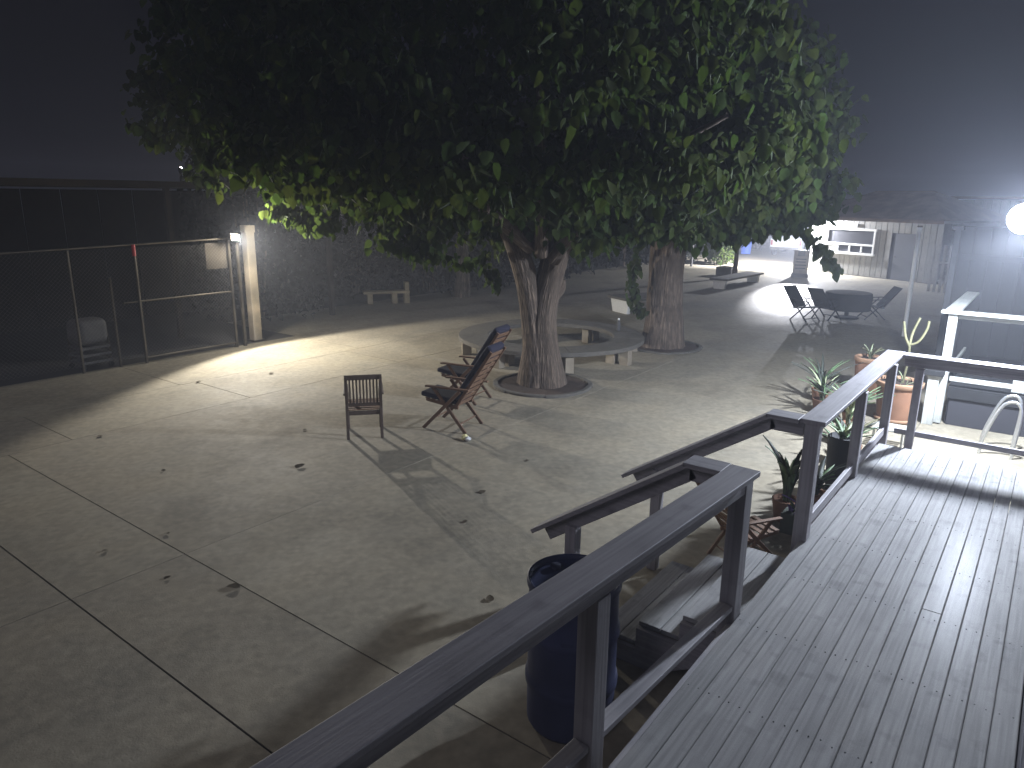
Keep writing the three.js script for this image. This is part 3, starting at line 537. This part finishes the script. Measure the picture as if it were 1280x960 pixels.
// ---------------------------------------------------------------- kiosk
{
  const k = thing('kiosk', 'small board sided kiosk with a long white framed serving window and brown roof', 'building', [-9.79, 0, -36.77], -23.9 * PI / 180);
  const Wd = 6.2, H = 2.45, wx0 = 0.9, wx1 = 3.34, wy0 = 0.98, wy1 = 2.05, step = 0.275, dx0 = 4.25, dx1 = 5.3;
  each('wall', [box(0.1, H, 4, 0.05, H / 2, -2.06), box(0.1, H, 4, Wd - 0.05, H / 2, -2.06), box(Wd, H, 0.1, Wd / 2, H / 2, -4.1), box(Wd - 0.22, 0.05, 3.9, Wd / 2, 0.03, -2.06)], M.sidingB, k);
  const bd = (x, y0, y1, i) => mesh('siding_board', box(step - 0.022, y1 - y0, 0.04, x + step / 2, (y0 + y1) / 2, 0.0 + 0.003 * (i % 2), 0.008), i % 3 ? M.siding : M.sidingB, k);
  for (let i = 0; i * step < Wd - 0.1; i++) { const x = i * step; if (x + step > wx0 && x < wx1 - 0.1) { bd(x, 0.02, wy0, i); bd(x, wy1, H, i); } else if (x + step > dx0 + 0.1 && x < dx1 - 0.1) bd(x, 1.98, H, i); else bd(x, 0.02, H, i); }
  mesh('wall_backing', [box(Wd - 0.02, wy0, 0.03, Wd / 2, wy0 / 2, -0.04), box(wx0, H - wy0, 0.03, wx0 / 2, (H + wy0) / 2, -0.04), box(Wd - wx1, H - wy0, 0.03, (Wd + wx1) / 2, (H + wy0) / 2, -0.04), box(wx1 - wx0, H - wy1, 0.03, (wx0 + wx1) / 2, (H + wy1) / 2, -0.04)], M.dark, k);
  const w = mesh('window', [box(wx1 - wx0 + 0.16, 0.1, 0.09, (wx0 + wx1) / 2, wy1 + 0.0, 0.03), box(wx1 - wx0 + 0.2, 0.1, 0.14, (wx0 + wx1) / 2, wy0, 0.05), box(0.09, wy1 - wy0 - 0.1, 0.09, wx0, (wy0 + wy1) / 2, 0.03), box(0.09, wy1 - wy0 - 0.1, 0.09, wx1, (wy0 + wy1) / 2, 0.03), box(wx1 - wx0 - 0.09, 0.08, 0.08, (wx0 + wx1) / 2, 1.38, 0.03), ...[0.62, 1.24, 1.84].map((x) => box(0.07, 0.26, 0.07, wx0 + x, 1.185, 0.03))], M.trim, k);
  mesh('shutter', box(wx1 - wx0 - 0.1, 0.58, 0.03, (wx0 + wx1) / 2, 1.71, -0.01), M.shutter, w);
  [0.31, 0.93, 1.54, 2.14].forEach((x, i) => mesh('pane', box(0.54, 0.26, 0.03, wx0 + x, 1.185, -0.01), i ? M.shutter : M.trim, w));
  mesh('sign_strip', box(0.85, 0.14, 0.04, 2.0, 2.22, 0.05), M.trim, k);
  const d = mesh('door', box(dx1 - dx0 - 0.1, 1.96, 0.05, (dx0 + dx1) / 2, 0.99, -0.01), M.door, k); mesh('handle', new THREE.SphereGeometry(0.035, 8, 6).translate(dx0 + 0.14, 0.98, 0.05), M.galv, d);
  const hip = (x0, x1, z0, z1, y0, y1, ins) => { const a = [[x0, y0, z0], [x1, y0, z0], [x1, y0, z1], [x0, y0, z1]], r = [[x0 + ins, y1, (z0 + z1) / 2], [x1 - ins, y1, (z0 + z1) / 2]], f = [], tri = (...q) => q.forEach((v) => f.push(...v)); tri(a[0], a[1], r[1]); tri(a[0], r[1], r[0]); tri(a[1], a[2], r[1]); tri(a[2], a[3], r[0]); tri(a[2], r[0], r[1]); tri(a[3], a[0], r[0]); tri(a[0], a[2], a[1]); tri(a[0], a[3], a[2]); const g = new THREE.BufferGeometry(); g.setAttribute('position', new THREE.Float32BufferAttribute(f, 3)); g.computeVertexNormals(); return g; };
  const rf = mesh('roof', hip(-0.5, Wd + 0.5, 0.75, -4.6, H + 0.12, 3.75, 2.2), M.roof, k);
  each('fascia', [box(Wd + 1.0, 0.14, 0.03, Wd / 2, H + 0.06, 0.74), box(0.03, 0.14, 5.3, -0.49, H + 0.06, -1.92)], M.roof, rf);
}
{
  const l = thing('kiosk_lamp', 'small bright flood lamp at the left front corner of the kiosk', 'lamp', LAMP_KIOSK);
  mesh('lamp_housing', box(0.22, 0.12, 0.14, 0, 0.08, -0.03), M.galv, l); mesh('lamp_lens', box(0.2, 0.05, 0.12, 0, 0, 0.02), glow(0xf6f8ff, 40), l); mesh('bracket', bar(V(0, 0.1, -0.08), V(-0.1, 0.12, -0.75), 0.03, 0.03), M.galv, l);
  const p = thing('awning_pole', 'slender pale pole standing in front of the kiosk door', 'pole', [-2.92, 0, -20.4]);
  mesh('pole', rod(V(0, 0, 0), V(0, 2.72, 0), 0.05, 12), M.trim, p); mesh('pole_cap', new THREE.CylinderGeometry(0.06, 0.06, 0.04, 12).translate(0, 2.73, 0), M.galv, p);
  const b = thing('long_shed', 'long board sided shed behind the kiosk, its upper wall showing over the roof', 'building', [-8.2, 0, -43], -20 * PI / 180);
  for (let i = 0; i < 24; i++) mesh('siding_board', box(0.36, 3.4, 0.05, i * 0.39 + 0.2, 1.7, 0.004 * (i % 2), 0.01), M.sidingB, b);
  mesh('wall', box(9.4, 3.38, 0.2, 4.7, 1.69, -0.14), M.dark, b); mesh('roof', box(9.9, 0.12, 4.4, 4.7, 3.5, -1.9), M.roof, b);
  const pf = thing('picket_fence', 'short pale picket fence right of the kiosk pole', 'fence', [-3.9, 0, -31.5], -20 * PI / 180);
  for (let i = 0; i < 7; i++) mesh('picket', box(0.11, i < 4 ? 1.75 : 1.35, 0.025, i * 0.2, i < 4 ? 0.875 : 0.675, 0.03), M.siding, pf); each('rail', [box(1.5, 0.08, 0.035, 0.6, 0.4, 0), box(1.5, 0.08, 0.035, 0.6, 1.1, 0)], M.siding, pf);
}
{ // a-frame sign
  const s = thing('a_frame_sign', 'grey a-frame pavement sign standing in front of the kiosk', 'sign', [-9.23, 0, -33.4], 0.25);
  const p = box(0.62, 1.05, 0.03, 0, 0, 0); p.rotateX(-0.16); p.translate(0, 0.66, 0.1); mesh('front_panel', p, M.board, s);
  const q = box(0.62, 1.05, 0.03, 0, 0, 0); q.rotateX(0.16); q.translate(0, 0.66, -0.1); mesh('rear_panel', q, M.board, s);
  mesh('base', box(0.7, 0.16, 0.5, 0, 0.08, 0), M.black, s);
  const ln = []; for (const [y, w, h] of [[0.36, 0.3, 0.2], [0.12, 0.44, 0.05], [0.0, 0.4, 0.05], [-0.14, 0.46, 0.05], [-0.28, 0.42, 0.05]]) { const g = box(w, h, 0.012, 0, y, 0.018, 0.002); g.rotateX(-0.16); g.translate(0, 0.66, 0.1); ln.push(g); } mesh('print', ln, M.black, s);
}
{ // cafe set
  const mk = (name, label, pos, turn) => {
    const t = thing(name, label, 'chair', pos, turn), m = M.canvas, W = 0.27;
    for (const s of [-1, 1]) { mesh('leg', bar(V(s * W, 0, 0.28), V(s * W, 0.57, -0.28), 0.03, 0.03, V(0, 0, 1)), m, t); mesh('leg', bar(V(s * W, 0, -0.3), V(s * W, 0.55, 0.28), 0.03, 0.03, V(0, 0, 1)), m, t); mesh('armrest', bar(V(s * W, 0.56, 0.3), V(s * W, 0.6, -0.38), 0.05, 0.025), m, t); }
    mesh('seat', bar(V(0, 0.42, 0.32), V(0, 0.33, -0.26), 0.52, 0.03), m, t); mesh('backrest', bar(V(0, 0.36, -0.22), V(0, 0.92, -0.66), 0.52, 0.03, V(0, 0, 1)), m, t); mesh('stretcher', rod(V(-W, 0.08, 0.2), V(W, 0.08, 0.2), 0.012), m, t);
    return t;
  };
  const A = mk('canvas_chair', 'dark canvas chair at the left of the table group before the kiosk', [-5.6, 0, -21.3], 1.15);
  dup(A, [-5.2, 0, -22.0], 2.75, 'dark canvas chair with its back to the camera, left of the cafe table');
  dup(A, [-4.2, 0, -22.9], -1.0, 'dark canvas chair at the right of the table group before the kiosk');
  const t = thing('cafe_table', 'dark draped table in the middle of the chairs before the kiosk', 'table', [-4.8, 0, -22.6], 0.3);
  mesh('tabletop', lathe([[0, 0.7], [0.62, 0.7], [0.63, 0.73], [0.6, 0.745], [0, 0.745]], 28), M.canvas, t); mesh('cloth', lathe([[0.63, 0.72], [0.65, 0.6], [0.62, 0.25]], 28), M.canvas, t); mesh('pedestal', rod(V(0, 0, 0), V(0, 0.7, 0), 0.06, 10), M.canvas, t); mesh('base', lathe([[0, 0], [0.34, 0], [0.3, 0.04], [0, 0.06]], 20), M.canvas, t);
}
// ---------------------------------------------------------------- things at the back
{
  const c = thing('parked_truck', 'white pickup truck parked behind the a-frame sign', 'truck', [-13.7, 0, -47.5], 0.12);
  const prof = new THREE.Shape(); [[-2.6, 0.45], [-2.6, 1.0], [-0.7, 1.05], [-0.6, 1.75], [0.75, 1.75], [1.25, 1.12], [2.5, 1.0], [2.55, 0.45]].forEach(([x, y], i) => i ? prof.lineTo(x, y) : prof.moveTo(x, y)); prof.closePath();
  const g = new THREE.ExtrudeGeometry(prof, { depth: 1.7, bevelEnabled: true, bevelSize: 0.06, bevelThickness: 0.06, bevelSegments: 2 }); g.translate(0, 0, -0.85); g.rotateY(PI / 2); mesh('body', g, M.carWhite, c);
  mesh('window', [box(1.35, 0.42, 0.03, 0, 1.45, 0.66)], M.carGlass, c); mesh('tailgate', box(1.5, 0.48, 0.04, 0, 0.76, 2.665), M.carWhite, c); mesh('bumper', box(1.75, 0.14, 0.12, 0, 0.47, 2.7), M.galv, c);
  for (const s of [-1, 1]) { mesh('taillight', box(0.12, 0.28, 0.03, s * 0.82, 0.8, 2.67), M.red, c); for (const z of [1.6, -1.6]) { const w = mesh('wheel', rod(V(s * 0.7, 0.36, z), V(s * 0.92, 0.36, z), 0.36, 20), M.tyre, c); mesh('rim', rod(V(s * 0.9, 0.36, z), V(s * 0.935, 0.36, z), 0.2, 16), M.galv, w); } }
  const b = thing('blue_bin', 'blue wheeled rubbish bin standing far back beside the pale leaning trunk', 'bin', [-15.6, 0, -44.4], 0.3);
  const gb = new THREE.CylinderGeometry(0.46, 0.38, 0.82, 4, 1); gb.rotateY(PI / 4); gb.translate(0, 0.48, 0); mesh('body', gb, M.binBlue, b); mesh('lid', box(0.68, 0.07, 0.7, 0, 0.92, 0, 0.02), M.binBlue, b); for (const x of [-0.24, 0.24]) mesh('wheel', rod(V(x - 0.03, 0.09, -0.3), V(x + 0.03, 0.09, -0.3), 0.09, 12), M.tyre, b);
  const p = thing('blue_post', 'pale blue post standing right of the thick straight tree', 'post', [-14.9, 0, -34.7]); mesh('post', rod(V(0, 0, 0), V(0, 1.35, 0), 0.06, 10), M.paleBlue, p); mesh('post_cap', new THREE.SphereGeometry(0.065, 10, 6).translate(0, 1.36, 0), M.paleBlue, p);
  const r = thing('red_post', 'short red post beside the low bush at the back', 'post', [-14.2, 0, -37.6]); mesh('post', rod(V(0, 0, 0), V(0, 1.4, 0), 0.05, 10), M.red, r); mesh('post_cap', new THREE.SphereGeometry(0.055, 10, 6).translate(0, 1.41, 0), M.red, r);
  const f = thing('slat_fence', 'dark horizontal slat fence behind the blue bin', 'fence', [-15.8, 0, -49], 0); for (let i = 0; i < 9; i++) mesh('slat', box(3.2, 0.15, 0.025, 1.2, 0.15 + i * 0.19, 0.05), M.slat, f); for (const x of [-0.38, 1.2, 2.7]) mesh('post', box(0.1, 1.9, 0.08, x, 0.95, -0.004), M.slat, f);
  const fl = thing('distant_lamp', 'tiny distant white light glimpsed through the leaves above the gate', 'lamp', [-24.5, 4.15, -13.6]); mesh('bulb', new THREE.SphereGeometry(0.05, 12, 8), glow(0xffffff, 12), fl); mesh('lamp_pole', rod(V(-0.05, -4.15, 0), V(-0.05, 0.1, 0), 0.04), M.galv, fl);
}
// ---------------------------------------------------------------- porch on the right
{
  const p = thing('porch', 'raised porch with a pale railing and dark skirting beyond the deck', 'porch', [0, 0, 0]);
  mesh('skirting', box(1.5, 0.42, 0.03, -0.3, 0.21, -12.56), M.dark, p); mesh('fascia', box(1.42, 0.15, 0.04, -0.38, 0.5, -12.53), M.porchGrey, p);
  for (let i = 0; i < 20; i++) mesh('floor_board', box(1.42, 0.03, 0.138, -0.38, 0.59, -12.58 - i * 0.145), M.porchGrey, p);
  each('cap_rail', [box(1.56, 0.04, 0.2, -0.55, 1.74, -12.5), box(0.2, 0.04, 2.8, -1.2, 1.738, -14.02)], M.porchWhite, p); mesh('apron', box(1.36, 0.07, 0.035, -0.48, 1.68, -12.52), M.porchWhite, p);
  mesh('post', box(0.12, 1.7, 0.12, -1.17, 0.87, -12.52), M.porchWhite, p); mesh('bottom_rail', box(1.26, 0.07, 0.04, -0.46, 0.73, -12.52), M.porchWhite, p); mesh('side_skirting', box(0.03, 0.42, 2.9, -1.06, 0.21, -14.05), M.dark, p);
  mesh('side_rail', box(0.04, 0.07, 2.7, -1.17, 0.73, -13.95), M.porchWhite, p); mesh('bench_box', box(0.7, 0.2, 0.4, 0.05, 0.71, -12.85), M.porchWhite, p);
  const h = thing('porch_house', 'grey board sided house wall rising behind the porch railing', 'building', [0, 0, -15.6]);
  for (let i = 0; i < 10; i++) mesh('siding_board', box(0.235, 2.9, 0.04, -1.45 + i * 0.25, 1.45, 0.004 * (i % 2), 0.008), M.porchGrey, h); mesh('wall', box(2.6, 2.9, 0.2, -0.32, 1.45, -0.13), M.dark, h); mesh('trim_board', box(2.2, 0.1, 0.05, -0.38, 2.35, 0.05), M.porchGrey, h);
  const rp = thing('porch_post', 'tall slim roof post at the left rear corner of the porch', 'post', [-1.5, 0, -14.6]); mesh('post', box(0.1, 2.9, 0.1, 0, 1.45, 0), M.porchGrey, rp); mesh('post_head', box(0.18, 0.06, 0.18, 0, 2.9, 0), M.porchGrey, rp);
  const g = thing('grab_rail', 'bent steel grab rails beside the steps at the foot of the porch', 'handrail', [0, 0, -11.7]);
  for (const x of [0, 0.02]) mesh('rail', tube([V(-0.52 + x, 0.0, x * 20), V(-0.5 + x, 0.22, x * 20), V(-0.36 + x, 0.68, x * 20), V(-0.3 + x, 0.76, x * 20), V(-0.2 + x, 0.78, x * 20), V(-0.14 + x, 0.7, x * 20), V(-0.15 + x, 0.0, x * 20)], 0.021, 40, 8), M.steel, g);
  const lp = thing('low_post', 'short pale post with a wide cap beside the big terracotta pot', 'post', [-1.28, 0, -12.42]); mesh('post', box(0.15, 0.78, 0.15, 0, 0.39, 0), M.porchWhite, lp); mesh('cap', box(0.26, 0.08, 0.26, 0, 0.82, 0), M.porchGrey, lp);
}
{
  const l = thing('flood_lamp', 'very bright floodlight at the right edge above the porch', 'lamp', LAMP_RIGHT);
  mesh('lamp_lens', new THREE.SphereGeometry(0.18, 28, 18).scale(1, 1, 0.4), glow(0xeef5ff, 40), l);
  mesh('lamp_arm', bar(V(0.13, 0, 0), V(0.52, 0.0, 0), 0.04, 0.04), M.galv, l);
}
// ---------------------------------------------------------------- pots and plants by the deck
function pot(name, label, pos, r, h) {
  const t = thing(name, label, 'plant pot', pos);
  mesh('body', lathe([[0, 0], [r * 0.72, 0], [r * 0.8, 0.02], [r * 0.78, h * 0.08], [r * 0.92, h * 0.86], [r * 0.92, h * 0.88]], 32), M.terracotta, t);
  mesh('rim', lathe([[r * 0.9, h * 0.86], [r, h * 0.88], [r * 1.02, h * 0.97], [r, h], [r * 0.9, h], [r * 0.87, h * 0.9]], 32), M.terracottaRim, t);
  mesh('base_ring', lathe([[r * 0.72, 0.0], [r * 0.86, 0.005], [r * 0.88, 0.05], [r * 0.78, 0.06]], 32), M.terracottaRim, t);
  mesh('soil', lathe([[0, h * 0.95], [r * 0.88, h * 0.93]], 24), M.mulch, t);
  return t;
}
function blade(L, w, bend, m) { // one thick tapering leaf, rooted at the origin, leaning along +z
  const n = 7, pos = [], idx = []; for (let i = 0; i <= n; i++) { const t = i / n, ww = w * (0.6 + 0.8 * t) * Math.pow(1 - t, 0.75) + 0.002, y = L * Math.sin(t * (1.4 - bend * 0.5)) / 1.1, z = L * bend * t * t; pos.push(-ww, y, z + ww * 0.35, 0, y - 0.008, z - ww * 0.2, ww, y, z + ww * 0.35, 0, y + 0.006, z + ww * 0.1); }
  for (let i = 0; i < n; i++) for (let k = 0; k < 4; k++) { const a = i * 4 + k, b = i * 4 + (k + 1) % 4; idx.push(a, b, a + 4, b, b + 4, a + 4); }
  const g = new THREE.BufferGeometry(); g.setAttribute('position', new THREE.Float32BufferAttribute(pos, 3)); g.setIndex(idx); g.computeVertexNormals(); g.setAttribute('uv', new THREE.Float32BufferAttribute(new Float32Array(pos.length / 3 * 2), 2)); return g;
}
function rosette(name, label, pos, n, L, w, m, b0 = 0.25, b1 = 0.9, pr = 0) {
  const t = thing(name, label, 'plant', pos);
  for (let i = 0; i < n; i++) { const g = blade(L * rr(0.7, 1.1), w, rr(b0, b1)); g.rotateY(i * 2.4 + rr(-0.2, 0.2)); mesh('leaf', g.translate(0, pr, 0), Array.isArray(m) ? m[i % m.length] : m, t); }
  if (pr) mesh('pot', lathe([[0, 0], [0.11, 0], [0.15, pr + 0.02], [0.13, pr + 0.02], [0.12, pr - 0.02], [0, pr - 0.02]], 20), M.terracotta, t);
  return t;
}
pot('terracotta_pot', 'large terracotta pot behind the far deck railing', [-1.72, 0, -12.3], 0.34, 0.64);
{
  const t = thing('branching_cactus', 'bare branching pale green plant growing out of the large terracotta pot', 'plant', [-1.68, 0.58, -12.3]);
  const br = [[[0, 0, 0], [0.03, 0.4, 0], [0.02, 0.62, 0]], [[0.02, 0.6, 0], [-0.05, 0.75, 0.02], [-0.1, 0.98, 0.02]], [[0.0, 0.62, 0], [0.12, 0.68, 0], [0.22, 0.9, 0], [0.23, 1.02, 0]], [[0.02, 0.62, 0], [0.03, 0.8, -0.03], [0.1, 1.05, -0.05]], [[-0.1, 0, 0.05], [-0.14, 0.3, 0.08], [-0.12, 0.5, 0.06]]];
  for (const b of br) mesh('branch', tube(b.map((p) => V(...p)), 0.019, 12, 7), M.stem, t);
  for (let i = 0; i < 16; i++) { const a = rr(0, 2 * PI), g = blade(rr(0.1, 0.2), 0.022, rr(0.2, 0.9)); g.rotateY(a); g.translate(Math.cos(a) * 0.2 + rr(-0.05, 0.05), 0.0, Math.sin(a) * 0.2); mesh('leaf', g, i % 3 ? M.agavePale : M.darkLeaf, t); }
}
pot('terracotta_pot', 'medium terracotta pot showing over the left deck railing', [-2.45, 0, -13.8], 0.25, 0.66);
rosette('succulent', 'pale leaved succulent in the medium terracotta pot', [-2.45, 0.6, -13.8], 12, 0.3, 0.03, [M.agavePale, M.stem], 0.3, 1.0);
rosette('spiky_plant', 'dark spiky plant left of the medium terracotta pot', [-2.95, 0, -12.7], 16, 0.62, 0.04, [M.darkLeaf, M.agave], 0.4, 1.1, 0.2);
rosette('spiky_plant', 'dark broad leaved potted plant nearest the yard beside the deck railing', [-2.75, 0, -12.0], 16, 0.55, 0.05, [M.darkLeaf, M.agavePale, M.agave], 0.4, 1.1, 0.2);
rosette('agave', 'pale succulent with upright leaves between the deck railing posts', [-2.05, 0, -10.6], 18, 0.62, 0.045, [M.agavePale, M.agave], 0.2, 0.8, 0.28);
rosette('agave', 'green broad leaved agave close to the stair newel post', [-1.95, 0, -7.5], 16, 0.7, 0.06, [M.agave, M.darkLeaf], 0.15, 0.7, 0.22);
rosette('dark_plant', 'dark low plant at the foot of the deck between two railing posts', [-1.85, 0, -9.3], 18, 0.5, 0.05, [M.darkLeaf, M.agave], 0.3, 1.0, 0.25);
rosette('dark_plant', 'dark leafy clump low against the deck between the newel post and the tall planter', [-1.8, 0, -8.05], 20, 0.45, 0.06, [M.darkLeaf, M.agave], 0.4, 1.1, 0.15);
rosette('dark_plant', 'dark leafy clump under the far corner of the left deck railing', [-1.85, 0, -9.9], 20, 0.45, 0.06, [M.darkLeaf, M.darkLeaf, M.stem], 0.4, 1.1, 0.2);
rosette('dark_plant', 'dark spreading plant just in front of the large terracotta pot', [-2.2, 0, -11.6], 22, 0.5, 0.05, [M.darkLeaf, M.agave], 0.5, 1.2, 0.18);
{
  const t = thing('tall_planter', 'tall narrow dark planter with a pale top leaf beside the deck', 'planter', [-1.72, 0, -8.75]); mesh('body', lathe([[0, 0], [0.13, 0], [0.17, 0.66], [0.15, 0.67], [0.13, 0.62], [0, 0.6]], 20), M.porchGrey, t); for (let i = 0; i < 7; i++) { const g = blade(0.3, 0.05, rr(0.6, 1.1)); g.rotateY(i * 0.95); g.translate(0, 0.6, 0); mesh('leaf', g, i % 2 ? M.agavePale : M.agave, t); }
  const b = thing('flower_box', 'small purple flowering plant low beside the deck railing', 'plant', [-1.75, 0, -7.25]); mesh('pot', box(0.3, 0.22, 0.2, 0, 0.11, 0), M.darkLeaf, b); for (let i = 0; i < 12; i++) { const g = blade(rr(0.15, 0.3), 0.03, rr(0.3, 1)); g.rotateY(i * 0.7); g.translate(rr(-0.1, 0.1), 0.2, rr(-0.06, 0.06)); mesh(i % 2 ? 'flower' : 'leaf', g, i % 2 ? M.purple : M.agave, b); }
  const s = thing('pot_stand', 'low slatted pot stand beside the far deck corner', 'stand', [-1.55, 0, -10.9]); for (let i = 0; i < 5; i++) mesh('slat', box(0.4, 0.02, 0.06, 0, 0.26, -0.16 + i * 0.08), M.porchWhite, s); for (const [x, z] of [[-0.18, -0.16], [0.18, -0.16], [-0.18, 0.16], [0.18, 0.16]]) mesh('leg', box(0.03, 0.25, 0.03, x, 0.125, z), M.porchWhite, s);
}
// ---------------------------------------------------------------- litter
{
  const pp = thing('crumpled_paper', 'crumpled yellow and white scrap on the concrete by the nearer recliner', 'litter', [-6.34, 0.03, -7.33]); for (let i = 0; i < 2; i++) { const g = new THREE.IcosahedronGeometry(0.055 - i * 0.012, 1), p = g.attributes.position; for (let k = 0; k < p.count; k++) { const f = 0.7 + 0.6 * n1(p.getX(k) * 60 + 9, p.getY(k) * 60 + p.getZ(k) * 40 + 9, 256); p.setXYZ(k, p.getX(k) * f, p.getY(k) * f * 0.8, p.getZ(k) * f); } g.computeVertexNormals(); g.translate(i * 0.07, 0.005, i * 0.02); mesh(i ? 'white_half' : 'yellow_half', g, i ? M.trim : M.paper, pp); }
  const spots = [[-7.27, -5.15, 1.9], [-6.81, -3.23], [-6.9, -2.7], [-11.71, -7.91, 1.5], [-5.29, -3.09, 1.6], [-3.42, -4.26, 1.2], [-5.94, -2.75], [-4.59, -5.34], [-5.17, -7.23], [-12.25, -6.68, 1.4], [-10.45, -4.24, 1.2], [-8.47, -6.16], [-4.96, -5.99, 1.3], [-8.45, -4.07]];
  for (const [x, z, s = 0.9] of spots) { const l = shade(new THREE.Mesh(leafGeo(0.075, 0.06), M.litter)); l.name = numbered('fallen_leaf'); l.scale.setScalar(s); l.rotation.set(-PI / 2 + rr(-0.04, 0.04), rr(-0.08, 0.08), rr(0, 6)); l.position.set(x, 0.006, z); scene.add(l); tag(l, 'small dry fallen leaf lying on the open concrete of the yard', 'leaf', 'fallen leaves scattered on the concrete'); }
}
renderer.render(scene, camera);
